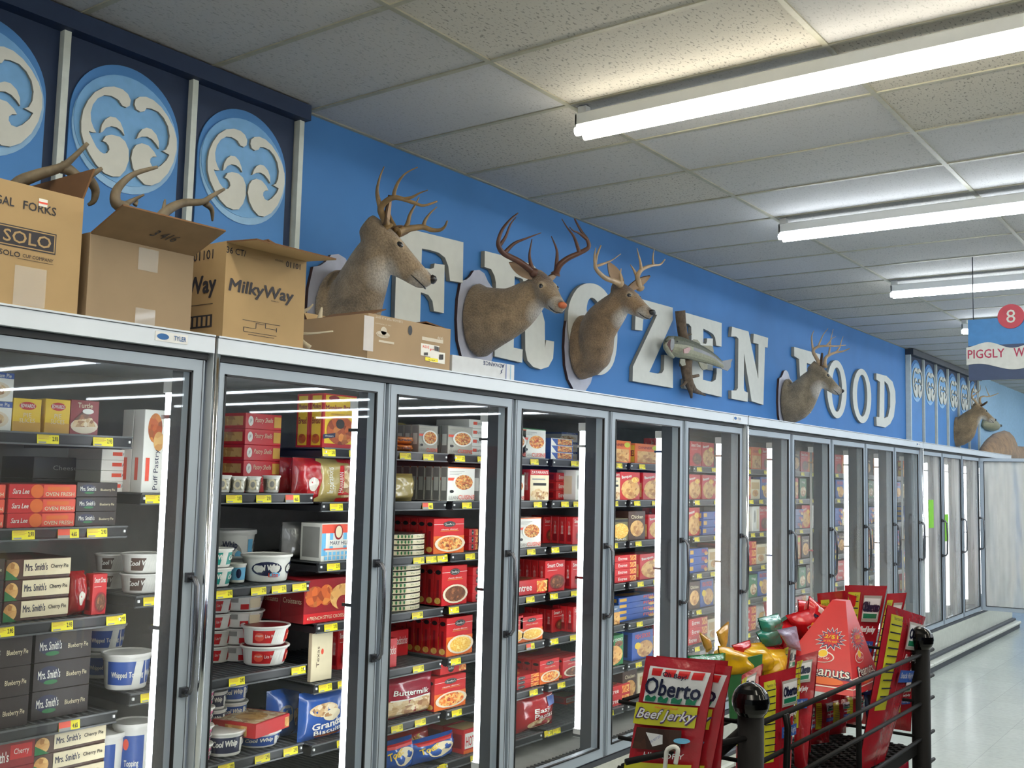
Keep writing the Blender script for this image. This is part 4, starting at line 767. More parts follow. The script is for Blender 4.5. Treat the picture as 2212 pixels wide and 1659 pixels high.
# ------------------------------------------------------------ price tags
tb = MB(); S = Surf((0, 0, 0), (1, 0, 0), (0, 0, 1)); tb.box(-.034, .034, 0, .0012, -.015, .015, TAGY)
tb.text(S, '2.93', .022, .0, .017, .013, PBK, .0006, bold=.03)
for i in range(4): tb.rect(S, -.031, -.031+.04-.006*(i % 2), .009-.0035*i, .0105-.0035*i, GLD, .0005)
tb.rect(S, -.03, -.006, -.0135, -.009, GRY, .0005); TAG1 = tb.mesh('price_tag')
tb = MB(); tb.box(-.034, .034, 0, .0012, -.015, .015, TAGY); tb.rect(S, -.034, .004, -.006, .015, TAGR, .0005); tb.rect(S, -.034, .004, -.015, -.006, GRY, .0005); tb.text(S, '4.65', .018, -.004, .017, .013, PBK, .0008, bold=.03); TAG2 = tb.mesh('price_tag')
KT = {1: [(-300, 790), (352, 790), (763, 805)], }
def tg(k, lev, x, red=False):
    o = bpy.data.objects.new('price_tag', TAG2 if red else TAG1); C.objects.link(o)
    z = levels(k)[lev]-.001; o.location = (x, 2.9500, z); o.rotation_euler = (-.12, 0, 0)
    DEFER.append((o, 'red and yellow price tag' if red else 'yellow price tag', 'price tag', k, (lev, 0, 1, 0, 1), 'shelf price tags', x, 2.9, z))
def tgp(k, lev, *px):
    for x, y in px: tg(k, lev, PY(abs(x), y, 2.955).x, x < 0)
tgp(1, 0, (102, 947), (221, 953)); tgp(1, 1, (49, 1154), (-146, 1151), (208, 1151)); tgp(1, 2, (4, 1363), (133, 1350), (249, 1339)); tgp(1, 3, (-148, 1566), )
tgp(2, 0, (332, 1076), (504, 1077), (568, 1077), (-630, 1078)); tgp(2, 1, (328, 1297), (483, 1283), (557, 1277), (601, 1272), (645, 1269)); tgp(2, 2, (322, 1504), (510, 1470), (643, 1448)); tgp(2, 3, (487, 1655), (565, 1640), (626, 1622))
tgp(3, 0, (709, 974), (766, 976), (874, 983), (924, 985)); tgp(3, 1, (725, 1092), (-922, 1093)); tgp(3, 2, (719, 1219), (903, 1206), (930, 1206), (954, 1206)); tgp(3, 3, (713, 1352), (900, 1331)); tgp(3, 4, (701, 1482), (742, 1475), (902, 1443)); tgp(3, 5, (740, 1603), (856, 1573), (906, 1561)); tgp(3, 6, (954, 1652))
tgp(4, 0, (992, 991), (1040, 993), (1153, 1000)); tgp(4, 1, (1007, 1091), (1160, 1089)); tgp(4, 2, (1014, 1203), (1146, 1194)); tgp(4, 3, (979, 1315), (1144, 1295)); tgp(4, 4, (983, 1429), (-1144, 1399)); tgp(4, 5, (985, 1540), (1151, 1496)); tgp(4, 6, (1025, 1632), (1183, 1586))
tgp(5, 0, (1240, 1002), (1253, 1003), (1336, 1006)); tgp(5, 1, (1219, 1090), (1245, 1090)); tgp(5, 2, (1198, 1189), (1242, 1187)); tgp(5, 3, (1195, 1289), (1240, 1283)); tgp(5, 4, (1196, 1388), (1238, 1380)); tgp(5, 5, (1211, 1485), ); tgp(5, 6, (1310, 1460), )
for k in range(5, 15):
    rr = random.Random(k)
    for lev in range(7):
        x0, x1 = BOUND[k]
        for q in range(3 if k < 12 else 2):
            x = x0+(x1-x0)*(.16+.3*q)+rr.uniform(-.05, .05)
            if k == 5 and lev < 6 and x < x0+.42: continue
            tg(k, lev, x)
# ------------------------------------------------------------ labels: say which one
SHW = ['top', 'second', 'third', 'fourth', 'fifth', 'sixth', 'lowest']
from collections import defaultdict
grp = defaultdict(list)
for it in DEFER: grp[(it[3], it[4][0] if isinstance(it[4], tuple) else it[4], it[1])].append(it)
for (k, lev, look), its in grp.items():
    where = ('%s freezer door, %s shelf' % (ORD[k], SHW[lev])) if not isinstance(lev, str) else '%s freezer door, %s' % (ORD[k], lev)
    cols = sorted({round(i[6], 2) for i in its}); lays = sorted({round(i[8], 3) for i in its}, reverse=True)
    for o, lk, cat, k_, pos, g, x, y, z in its:
        t = []
        if len(cols) > 1: t.append(ORD[cols.index(round(x, 2))+1]+' along')
        same = [i for i in its if round(i[6], 2) == round(x, 2)]
        zs = sorted({round(i[8], 3) for i in same}, reverse=True); ys = sorted({round(i[7], 3) for i in same})
        if len(zs) > 1: t.append(ORD[zs.index(round(z, 3))+1]+' down')
        if len(ys) > 1: t.append('front one' if ys.index(round(y, 3)) == 0 else ORD[ys.index(round(y, 3))]+' behind')
        lab = '%s, %s%s' % (lk, where, (', '+' '.join(t)) if t else '')
        while len(lab.split()) > 16: lab = lab.split(' ', 1)[1]
        tag(o, lab, cat, g or (lk+' copies' if len(its) > 1 else None))
# ------------------------------------------------------------ deer mounts
ANT = col('antler_brown', 136, 110, 72, rough=.45, var=.3, scale=18); ANTD = col('antler_dark', 84, 52, 38, rough=.45, var=.3, scale=18); ANTP = col('antler_pale', 176, 150, 116, rough=.45, var=.2, scale=18)
EYEM = col('glass_eye', 10, 8, 8, rough=.05, spec=1, coat=1); NOSEB = col('nose_black', 22, 18, 18, rough=.35); NOSEO = col('nose_worn', 176, 92, 52, rough=.5)
EARI = col('ear_inner', 176, 150, 124, rough=.9); EARO = col('ear_outer', 92, 72, 54, rough=.95)
PLQ = col('plaque_grey', 170, 172, 186, rough=.45); PLB = col('plaque_brown', 70, 44, 30, rough=.5)
def furmat(name, base, patches):
    m = bpy.data.materials.new(name); m.use_nodes = True; nt = m.node_tree; b = nt.nodes['Principled BSDF']; N = nt.nodes.new; L = nt.links.new
    b.inputs['Roughness'].default_value = .9; b.inputs['Sheen Weight'].default_value = .25; b.inputs['Specular IOR Level'].default_value = .2
    tc = N('ShaderNodeTexCoord'); n1 = N('ShaderNodeTexNoise'); n1.inputs['Scale'].default_value = 9; n1.inputs['Detail'].default_value = 8; n1.inputs['Distortion'].default_value = .6
    n2 = N('ShaderNodeTexNoise'); n2.inputs['Scale'].default_value = 110; n2.inputs['Detail'].default_value = 3
    L(tc.outputs['Object'], n1.inputs['Vector']); L(tc.outputs['Object'], n2.inputs['Vector'])
    rp = N('ShaderNodeValToRGB'); rp.color_ramp.elements[0].position = .3; rp.color_ramp.elements[1].position = .72
    c = s2l(*base); rp.color_ramp.elements[0].color = tuple(x*.7 for x in c)+(1,); rp.color_ramp.elements[1].color = tuple(min(1, x*1.6) for x in c)+(1,)
    L(n1.outputs['Fac'], rp.inputs[0]); cur = rp.outputs[0]
    for p, r, cc, soft in patches:
        d = N('ShaderNodeVectorMath'); d.operation = 'DISTANCE'; d.inputs[1].default_value = p; L(tc.outputs['Object'], d.inputs[0])
        ns = N('ShaderNodeMath'); ns.operation = 'MULTIPLY_ADD'; ns.inputs[1].default_value = r*.7; L(n1.outputs['Fac'], ns.inputs[0]); L(d.outputs['Value'], ns.inputs[2])
        mr = N('ShaderNodeMapRange'); mr.inputs[1].default_value = r*1.35-soft; mr.inputs[2].default_value = r*1.35+soft; mr.inputs[3].default_value = 1; mr.inputs[4].default_value = 0
        L(ns.outputs[0], mr.inputs[0]); mx = N('ShaderNodeMix'); mx.data_type = 'RGBA'; L(mr.outputs[0], mx.inputs[0]); L(cur, mx.inputs[6]); mx.inputs[7].default_value = s2l(*cc)+(1,); cur = mx.outputs[2]
    r3 = N('ShaderNodeValToRGB'); r3.color_ramp.elements[0].position = .35; r3.color_ramp.elements[1].position = .6; r3.color_ramp.elements[0].color = (.45, .45, .45, 1); L(n2.outputs['Fac'], r3.inputs[0])
    mm = N('ShaderNodeMix'); mm.data_type = 'RGBA'; mm.blend_type = 'MULTIPLY'; mm.inputs[0].default_value = .5; L(cur, mm.inputs[6]); L(r3.outputs[0], mm.inputs[7])
    r2 = N('ShaderNodeBrightContrast'); r2.inputs['Bright'].default_value = .02; L(mm.outputs[2], r2.inputs[0]); L(r2.outputs[0], b.inputs['Base Color'])
    bp = N('ShaderNodeBump'); bp.inputs['Strength'].default_value = .8; bp.inputs['Distance'].default_value = .01; L(n2.outputs['Fac'], bp.inputs['Height']); L(bp.outputs[0], b.inputs['Normal'])
    return m
def ringloft(b, rings, m, n=20):
    """rings: (centre, side vec*radius, up vec*radius_top, radius_bottom factor)"""
    vs = []
    for c, s, u, kb in rings:
        for j in range(n):
            t = 2*PI*j/n; y = math.sin(t); vs.append(c+s*math.cos(t)+u*(y if y > 0 else y*kb))
    fs = [(i*n+j, i*n+(j+1) % n, (i+1)*n+(j+1) % n, (i+1)*n+j) for i in range(len(rings)-1) for j in range(n)]
    fs += [tuple(reversed(range(n))), tuple(range((len(rings)-1)*n, len(rings)*n))]
    b.add(vs, fs, m, True)
def frame(f): 
    s = f.cross(Vector((0, 0, 1))).normalized(); return s, s.cross(f).normalized()
def antler(e, zf, poll, s, nrm, side, beam, tines, m, spread=.11, r0=.019, fwd=0):
    b = MB(); A = poll+nrm*0
    n = len(beam); P = []
    for i, (x, y) in enumerate(beam):
        t = i/(n-1); off = spread*math.sin(PI*min(1, t*.75+.03))
        P.append(PN(*Z(zf, x, y), A+nrm*(off), nrm))
    P2 = [Vector(q) for q in spline([tuple(p) for p in P], 4)]; N_ = len(P2)
    b.tube(P2, [max(.0035, r0*(1-.78*(i/(N_-1))**1.15)) for i in range(N_)], m, n=9)
    b.tube([P2[0]-(P2[1]-P2[0])*.4, P2[0], P2[1]], [r0*1.5, r0*1.45, r0*1.05], m, n=10)
    for idx, pts in tines:
        base = P[idx]; k = base; off = (k-A).dot(nrm)
        Q = [base]+[PN(*Z(zf, x, y), A+nrm*(off+.012*(j+1)), nrm) for j, (x, y) in enumerate(pts)]
        Q = [Vector(q) for q in spline([tuple(p) for p in Q], 4)]; rb = r0*(1-.6*idx/(n-1))*.82
        b.tube(Q, [max(.0025, rb*(1-.85*i/(len(Q)-1))) for i in range(len(Q))], m, n=8)
    return b.build('antler', e)
def leaf(b, base, d, wv, nv, L_, W, m, mi):
    """an ear: a cupped leaf, outer skin and pale inner skin"""
    out = []; 
    K = 9
    for i in range(K):
        t = i/(K-1); w_ = W*(math.sin(PI*min(1, (.16+t*.84))**1.15)) if i < K-1 else .001
        w_ = W*max(.02, math.sin(PI*(.18+.82*t))**.8)
        row_ = [base+d*(L_*t)+wv*(w_*a)+nv*(.35*W*(a*a)*(1-t*.4)) for a in (-1, -.6, -.2, .2, .6, 1)]
        out.append(row_)
    nv_ = nv*.004
    vs = [p-nv_ for r in out for p in r]; vi = [p+nv_ for r in out for p in r]
    fs = [(i*6+j, i*6+j+1, (i+1)*6+j+1, (i+1)*6+j) for i in range(K-1) for j in range(5)]
    b.add(vs, [tuple(reversed(f)) for f in fs], m, True); b.add(vi, fs, mi, True)
    rim = [i*6 for i in range(K)]+[(K-1)*6+j for j in range(1, 6)]+[i*6+5 for i in range(K-2, -1, -1)]+[j for j in range(4, 0, -1)]
    b.add(vs+vi, [(rim[i], rim[(i+1) % len(rim)], rim[(i+1) % len(rim)]+K*6, rim[i]+K*6) for i in range(len(rim))], m)
def deer(label, base, poll, nose, zf, ants, ears, antm, furc=(138, 118, 94), nosem=None, plaque=True, neckmid=None, nk=1.0, hs=1.0, brz=.23, brx=.165):
    base, poll, nose = Vector(base), Vector(poll), Vector(nose); f = (nose-poll).normalized(); L_ = (nose-poll).length
    s, u = frame(f); e = empty('deer_head_mount', (base.x, WALLY-.005, base.z)); tag(e, label, 'mounted deer head', 'mounted deer heads on the blue wall')
    h = L_/.30*hs
    HC = poll-u*.035*h
    pt = [(HC-u*.07-f*.02, .075, (196, 184, 168), .03)]
    thr = poll+f*.13-u*.16
    fm = furmat('fur', furc, [(tuple(thr), .07, (206, 200, 190), .035), (tuple(poll+f*.26*h-u*.062), .05, (196, 188, 176), .015), (tuple(poll+f*.30*h-u*.0), .032, (66, 50, 42), .015), (tuple(poll+f*.02+u*.01), .05, (84, 58, 40), .03),
                             (tuple(poll+f*.105*h+s*.06*h-u*.0), .022, (190, 170, 140), .012), (tuple(poll+f*.105*h-s*.06*h-u*.0), .022, (190, 170, 140), .012)])
    b = MB()
    # head
    hr = [(-.085, .045, .030, 2.0), (-.03, .058, .036, 2.6), (.04, .062, .040, 2.7), (.10, .061, .036, 2.9), (.15, .053, .031, 3.0), (.20, .044, .026, 3.0), (.245, .040, .023, 2.9), (.28, .039, .022, 2.6), (.302, .033, .018, 2.3), (.314, .018, .010, 2.0)]
    ringloft(b, [(poll+f*(t*h)-u*(.022*h+.05*t*h), s*(w_*h*1.12), u*(tp*h*1.12), kb) for t, w_, tp, kb in hr], fm)
    # brow ridges and cheeks come from extra small lofts
    for q in (-1, 1):
        c = poll+f*.085*h+s*(q*.044*h)-u*.006*h
        ringloft(b, [(c-f*.035*h, s*.008*h, u*.008*h, 1), (c, s*.020*h, u*.018*h, 1), (c+f*.035*h, s*.008*h, u*.008*h, 1)], fm, n=10)
    # neck
    end = poll+f*.025*h-u*.075*h
    md = Vector(neckmid) if neckmid else base.lerp(end, .5)+Vector((0, -.03, -.03))
    P = spline([(base.x, WALLY-.03, base.z), tuple(base+Vector((0, -.09, .01))), tuple(md), tuple(end.lerp(md, .3)), tuple(end)], 4)
    P = [Vector(p) for p in P]; n = len(P); rings = []
    for i, p in enumerate(P):
        t = i/(n-1); tg_ = (P[min(i+1, n-1)]-P[max(i-1, 0)]).normalized(); ss, uu = frame(tg_)
        if i == 0: tg_ = Vector((0, -1, 0)); ss, uu = frame(tg_)
        rv = (brz*(1-t)**1.25+.082*h*(1-(1-t)**1.25))*(1 if t < .1 or t > .9 else nk); rx_ = brx*(1-t)**1.15+.062*h*(1-(1-t)**1.15)
        if i == 0: rv *= .93; rx_ *= .93
        rings.append((p, ss*rx_, uu*rv, 1.0))
    ringloft(b, rings, fm, n=24)
    o = b.build('head_and_neck', e)
    rm = o.modifiers.new('r', 'REMESH'); rm.mode = 'VOXEL'; rm.voxel_size = .0085; rm.use_smooth_shade = True
    sm_ = o.modifiers.new('s', 'SMOOTH'); sm_.iterations = 5; sm_.factor = .5
    for q in (-1, 1):
        c = poll+f*.105*h+s*(q*.056*h)-u*.012*h; b = MB()
        b.add([c+s*(q*.012*math.cos(a)*1)+f*(.0185*h*math.sin(a)*math.cos(t))+u*(.0145*h*math.sin(a)*math.sin(t)) for a in [PI*i/6-.0 for i in range(7)] for t in [2*PI*j/12 for j in range(12)]],
              [(i*12+j, i*12+(j+1) % 12, (i+1)*12+(j+1) % 12, (i+1)*12+j) for i in range(6) for j in range(12)], EYEM, True); b.build('eye', e)
    b = MB(); c = poll+f*.306*h-u*(.026*h)
    ringloft(b, [(c-f*.012*h, s*.026*h, u*.018*h, .9), (c+f*.004*h, s*.030*h, u*.022*h, .9), (c+f*.016*h, s*.022*h, u*.015*h, .9)], nosem or NOSEB, n=14)
    for q in (-1, 1): ringloft(b, [(c+f*.010*h+s*(q*.012*h), s*.006*h, u*.005*h, 1), (c+f*.0155*h+s*(q*.013*h), s*.004*h, u*.003*h, 1)], NOSEB, n=8)
    b.build('nose', e)
    b = MB(); mo = [poll+f*(t*h)+s*(q*w_*h*1.1)-u*((.076-.0*t)*h) for q, t, w_ in [(1, .23, .037), (1, .265, .037), (1, .292, .031), (1, .308, .018), (-1, .308, .018), (-1, .292, .031), (-1, .265, .037), (-1, .23, .037)]]
    b.tube(mo, [.0015]+[.0028]*6+[.0015], NOSEB, n=6); b.build('mouth', e)
    for q, (dx, dy, dz, wl) in zip((-1, 1), ears):
        d = Vector((dx, dy, dz)).normalized(); wv = d.cross(f).normalized(); nv = wv.cross(d).normalized()
        if nv.dot(f) < 0: nv = -nv
        b = MB(); leaf(b, poll+s*(q*.046*h)+u*.004-f*.012, d, wv, nv, .165*h*wl, .044*h, EARO, EARI); b.build('ear', e)
    for (side, nmode, beam, tines, spread) in ants:
        A = poll+s*(side*.03)+u*.02
        nrm = s*side if nmode == 's' else Vector((f.x, f.y, 0)).normalized()
        antler(e, zf, A, s, nrm, side, beam, tines, antm, spread)
    if plaque:
        half = [(0, .305), (.05, .292), (.085, .25), (.12, .225), (.165, .21), (.19, .1), (.195, -.02), (.18, -.14), (.14, -.23), (.085, -.28), (.05, -.325), (0, -.345)]
        ol = half+[(-x, z) for x, z in reversed(half[1:-1])]
        b = MB(); b.prism([(base.x+x*.98, WALLY-.002, base.z-.0+z*.98) for x, z in ol], (0, -.02, 0), PLQ, PLB); b.build('plaque', e)
    return e
def Fz(*p): return list(p)
deer('large mounted deer head in profile, leftmost, rising behind the low carton', (3.52, 3.69, 2.42), (3.475, 3.34, 2.785), (3.61, 3.15, 2.585), 'z3',
     [(1, 's', [(655,495),(625,430),(605,370),(640,318),(700,287),(770,300),(850,328),(915,345),(1010,315)], [(2, [(585,290),(580,230),(600,140),(630,65)]), (4, [(705,240),(735,170),(790,110),(870,70)]), (5, [(830,285),(885,255),(942,235)])], .10),
      (-1, 's', [(725,535),(780,516),(850,505),(910,500),(970,520),(1030,520),(1065,495),(1082,455)], [(1, [(800,470),(815,410),(850,345),(880,285)]), (3, [(925,450),(960,400),(1008,355)]), (0, [(690,470),(672,420),(665,360)])], .10)],
     [(.75, -.25, .15, .75), (.10, -.12, 1, .85)], ANT, (142, 124, 100), nk=1.05, hs=1.03)
deer('mounted deer head turned towards the aisle, wide dark antlers and orange nose', (4.64, 3.69, 2.54), (4.70, 3.29, 2.765), (4.61, 3.085, 2.60), 'z3',
     [(1, 'f', [(1700,825),(1600,748),(1490,690),(1452,640),(1450,590),(1475,520),(1530,450),(1588,400)], [(3, [(1500,570),(1535,480),(1575,430)]), (2, [(1560,618),(1650,580),(1755,540)]), (0, [(1680,760),(1672,690),(1690,585)])], .10),
      (-1, 'f', [(1860,835),(1890,770),(1950,722),(2030,685),(2095,645),(2085,590),(2050,540),(2015,480),(1995,440)], [(3, [(2010,620),(1985,560),(1940,500),(1903,440)]), (0, [(1868,740),(1866,660),(1828,565)]), (5, [(2030,545),(1985,525),(1960,500)])], .10)],
     [(.30, -.16, .16, 1), (-.9, .35, .12, .95)] if 0 else [(.8, .25, .2, .8), (-.75, .55, .35, 1.1)], ANTD, (132, 113, 88), NOSEO)
deer('mounted deer head with pale antlers and both ears up, below letter Z', (5.74, 3.69, 2.51), (5.62, 3.29, 2.855), (5.59, 3.07, 2.70), 'z4',
     [(1, 'f', [(690,490),(630,465),(560,440),(495,385),(462,330),(472,250),(490,190),(515,133)], [(4, [(455,260),(458,200),(468,155)]), (4, [(540,305),(620,270),(702,212)]), (0, [(705,450),(698,400),(706,350)])], .08),
      (-1, 'f', [(885,530),(868,470),(862,420),(895,365),(950,335),(1010,318),(1075,312),(1118,265)], [(3, [(888,290),(870,220),(856,158)]), (5, [(1005,260),(1010,210),(1020,165)]), (1, [(845,400),(818,350),(793,313)])], .08)],
     [(.45, -.7, .5, 1.05), (-.45, .25, .75, 1.15)], ANTP, (134, 110, 82), neckmid=(5.66, 3.50, 2.63))
deer('mounted deer head in profile among the letters of the second word', (9.33, 3.69, 2.41), (9.35, 3.38, 2.72), (9.44, 3.19, 2.525), 'z5',
     [(1, 's', [(505,640),(470,580),(450,530),(490,498),(560,490),(640,492),(722,484)], [(2, [(438,450),(440,400),(457,362)]), (3, [(510,450),(535,395),(575,345)]), (4, [(585,460),(605,430),(638,413)])], .09),
      (-1, 's', [(545,660),(550,600),(580,568),(640,545),(700,535),(753,512)], [(2, [(590,500),(598,430),(617,352)]), (3, [(672,500),(682,460),(700,412)])], .09)],
     [(.75, -.25, .3, .75), (.10, -.12, 1, .8)], ANTP, (134, 120, 96))
deer('distant mounted deer head in front of the far swirl panels', (15.68, 3.69, 2.44), (15.75, 3.38, 2.80), (15.90, 3.20, 2.64), 'z5',
     [(1, 's', [(1825,985),(1795,945),(1770,915),(1780,860),(1800,800)], [(2, [(1800,895),(1840,860),(1845,820)])], .08),
      (-1, 's', [(1842,980),(1838,935),(1860,912),(1920,912),(1995,885)], [(3, [(1900,870),(1885,825)])], .08)],
     [(.75, -.25, .4, .8), (.5, -.6, .5, .8)], ANTP, (136, 114, 84), neckmid=(15.70, 3.52, 2.58), plaque=False, brx=.15)
# red ribbon under the fourth deer
p0 = PY(*Z('z5', 150, 1110), 3.2); p1 = PY(*Z('z5', 305, 1120), 3.2)
b = MB(); b.box(9.02, 9.22, 3.30, 3.40, 2.046, 2.10, RED, bev=.01); tag(b.build('red_ribbon_roll'), 'small red box lying on the freezer top below the fourth deer', 'box')
# ------------------------------------------------------------ mounted bass on driftwood
DRW = col('driftwood', 104, 88, 72, rough=.9, var=.35, scale=25, bump=.6); FOL = col('fish_olive', 92, 94, 76, rough=.55, var=.3, scale=60); FPA = col('fish_belly', 150, 148, 122, rough=.6, var=.15, scale=60)
FDK = col('fish_dark', 44, 44, 38, rough=.4, var=.3, scale=60); FFN = col('fish_fin', 120, 116, 84, rough=.5, var=.2, scale=50); FPK = col('fish_mouth', 176, 134, 128, rough=.5)
e = empty('mounted_fish', (PY(*Z('z4', 1400, 1120), 3.6).x, 3.6, 2.5)); tag(e, 'mounted bass with open mouth on driftwood over the letter E', 'mounted fish')
G = lambda x, y, Y=3.58: PY(*Z('z4', x, y), Y)
b = MB()
b.tube([G(1262, 748, 3.63), G(1270, 850, 3.63), G(1285, 960, 3.63), G(1310, 1060, 3.63), G(1325, 1180, 3.63), G(1320, 1280, 3.63), G(1330, 1380, 3.63), G(1355, 1450, 3.63), G(1400, 1500, 3.64), G(1500, 1545, 3.66)], [.040, .039, .038, .040, .048, .045, .04, .036, .022, .006], DRW, n=9)
b.tube([G(1340, 1420, 3.63), G(1360, 1500, 3.63), G(1370, 1572, 3.63)], [.03, .02, .008], DRW, n=8); b.tube([G(1350, 1370, 3.62), G(1390, 1368, 3.60), G(1438, 1358, 3.58)], [.016, .013, .011], DRW, n=7)
b.tube([G(1300, 1180, 3.63), G(1275, 1240, 3.62), G(1262, 1270, 3.61)], [.03, .018, .006], DRW, n=7); b.tube([G(1310, 1000, 3.62), G(1350, 970, 3.6), G(1372, 968, 3.59)], [.012, .008, .004], DRW, n=6)
b.tube([G(1330, 1400, 3.63), G(1290, 1450, 3.64), G(1262, 1460, 3.65)], [.018, .01, .004], DRW, n=6)
b.build('driftwood', e)
body = [(1150, 1000, 1150), (1200, 985, 1185), (1260, 990, 1195), (1330, 1015, 1205), (1410, 1045, 1228), (1480, 1085, 1238), (1550, 1130, 1258), (1610, 1175, 1282), (1650, 1215, 1290)]
b = MB(); vs = []; n = 18
for i, (x, a, c) in enumerate(body):
    T, Bm = G(x, a), G(x+14, c); cc = (T+Bm)/2; hv = (T-Bm)/2; dep = hv.length*(.62 if i < 7 else .4)
    for j in range(n): t = 2*PI*j/n; vs.append(cc+hv*math.cos(t)+Vector((0, -dep*math.sin(t), 0)))
for i in range(len(body)-1):
    for j in range(n):
        t = (j+.5)*2*PI/n; m = FOL if math.cos(t) > .25 else (FDK if math.cos(t) > .0 and i > 2 else FPA)
        b.add([vs[i*n+j], vs[i*n+(j+1) % n], vs[(i+1)*n+(j+1) % n], vs[(i+1)*n+j]], [(0, 1, 2, 3)], m, True)
b.add(vs[:n], [tuple(range(n))], FPK); b.add(vs[-n:], [tuple(reversed(range(n)))], FOL)
b.tube([G(1150, 1000, 3.55), G(1128, 1035, 3.53), G(1118, 1068, 3.52), G(1130, 1100, 3.53), G(1160, 1150, 3.55), G(1200, 1185, 3.56)], [.012, .018, .014, .02, .018, .01], FPA, n=8)
b.tube([G(1128, 1032, 3.5), G(1155, 1005, 3.5), G(1200, 995, 3.5)], [.012, .016, .008], FOL, n=8)
b.ell(Surf(G(1190, 1060, 3.50), (1, 0, 0), (0, 0, 1)), 0, 0, .030, .05, FDK, 0, rot=-.3)
b.build('fish_body', e)
def fin(pts, nm='fin', m=FFN, Y=3.58):
    b = MB(); b.prism([G(x, y, Y) for x, y in pts], (0, -.006, 0), m); b.build(nm, e)
fin([(1640, 1225), (1700, 1212), (1752, 1205), (1735, 1240), (1735, 1280), (1705, 1316), (1660, 1300), (1635, 1280)], 'tail_fin', FDK)
fin([(1365, 1035), (1390, 1018), (1420, 1022), (1450, 1060), (1420, 1070)]); fin([(1470, 1075), (1540, 1078), (1565, 1085), (1575, 1140), (1530, 1140)]); fin([(1430, 1230), (1500, 1245), (1520, 1260), (1510, 1300), (1475, 1308), (1450, 1280)]); fin([(1290, 1110), (1340, 1090), (1358, 1110), (1330, 1150), (1295, 1150)], 'pectoral_fin', FPK, 3.50); fin([(1260, 1200), (1300, 1205), (1310, 1260), (1275, 1270), (1255, 1240)])
b = MB(); c = G(1235, 1040, 3.505); b.lathe([(0, -.008), (.008, 0), (0, .008)], EYEM, c=c, n=10); b.build('eye', e)
# far fish and brown hide on the case top
G5 = lambda x, y, Y=3.62: PY(*Z('z5', x, y), Y)
e = empty('mounted_fish', tuple(G5(1930, 1150))); tag(e, 'small distant mounted fish on a board on the brighter-lit far blue wall', 'mounted fish')
b = MB(); P = [G5(1868, 1150), G5(1900, 1130), G5(1940, 1150), G5(1970, 1160), G5(2000, 1152)]; b.tube(P, [.02, .12, .10, .07, .02], FPA, n=10); b.build('fish_body', e)
b = MB(); P = [G5(x, y) for x, y in ((1975, 1140), (2008, 1148), (2008, 1165), (1980, 1168))]; b.prism(P, (0, -.03, 0), FDK); b.build('tail_fin', e)
b = MB(); P = [G5(x, y, 3.70) for x, y in ((1845, 1175), (1975, 1160), (1975, 1185), (1845, 1202))]; b.prism(P, (0, -.03, 0), PLT); b.build('board', e)
fm = furmat('fur_far', (132, 100, 66), [])
e = empty('animal_mount', tuple(PY(*Z('z5', 2000, 1380), 3.2))); tag(e, 'distant brown fur animal mount lying on the freezer top', 'mounted animal')
b = MB(); pts = [((1830, 1400), .02), ((1870, 1370), .13), ((1930, 1340), .24), ((1990, 1335), .32), ((2045, 1355), .36), ((2080, 1385), .24), ((2140, 1395), .20), ((2250, 1400), .22), ((2380, 1420), .05)]
rings = []
for (q, r) in pts: c = PY(*Z('z5', *q), 3.25); rings.append((Vector((c.x, 3.25, 2.05+r*.35)), Vector((0, -.5*r-.01, 0)), Vector((0, 0, r*.9+.01)), .38))
ringloft(b, rings, fm, n=16); b.build('fur_body', e)
# ------------------------------------------------------------ things on top of the freezers
KR = col('cardboard_kraft', 172, 144, 102, rough=.85, var=.05, scale=8); KR2 = col('cardboard_grey_tan', 158, 136, 108, rough=.85, var=.05, scale=8); KR3 = col('cardboard_tan', 166, 142, 112, rough=.85, var=.04, scale=8)
KIN = col('cardboard_inner', 132, 106, 76, rough=.9); KED = col('cardboard_edge', 110, 78, 48, rough=.9); INK = col('box_ink', 48, 46, 52, rough=.7); TAPE = plastic('clear_tape', (226, 222, 214), .35)
TOPZ = 2.0475
def openbox(e, x0, x1, y0, y1, z1, m, t=.006, z0=TOPZ):
    b = MB()
    b.box(x0, x1, y0, y0+t, z0, z1, m); b.box(x0, x1, y1-t, y1, z0, z1, m); b.box(x0, x0+t, y0+t, y1-t, z0, z1, m); b.box(x1-t, x1, y0+t, y1-t, z0, z1, m); b.box(x0+t, x1-t, y0+t, y1-t, z0, z0+t, m)
    return b
def flap(e, a, b_, d, m=KIN, t=.005):
    a, b_, d = Vector(a), Vector(b_), Vector(d); n = (b_-a).cross(d).normalized()*t
    q = MB(); q.prism([a, b_, b_+d*.995, a+d*.995], n, m, KED); q.build('flap', e)
YB = 2.607
# leftmost carton
e = empty('cardboard_box', (1.27, 2.8, TOPZ)); tag(e, 'leftmost brown cardboard carton printed SOLO, with antlers inside', 'cardboard box')
b = openbox(e, 1.02, 1.524, YB, 3.0, 2.372, KR); S = Surf((0, YB, 0), (1, 0, 0), (0, 0, 1))
def at2(x, y, Y=YB): return PY(*Z('z2', x, y), Y)
def br(b, S, p, q, m, off=.0008): b.rect(S, p[0], q[0], p[1], q[1], m, off)
def txt(b, S, s, c1, c2, m, off=.0012, **k):
    """text between two photographed corners (top-left, bottom-right) on the plane Y=YB"""
    A = at2(*c1); B = at2(*c2); b.text(S, s, (A.x+B.x)/2, (A.z+B.z)/2, abs(B.x-A.x), abs(A.z-B.z), m, off, **k)
tx = lambda x: at2(x, 650).x
q = at2(365, 618); q2 = at2(365, 752); zt_, zb_ = q.z, q2.z; xl_ = at2(-60, 600).x; xr_ = q.x
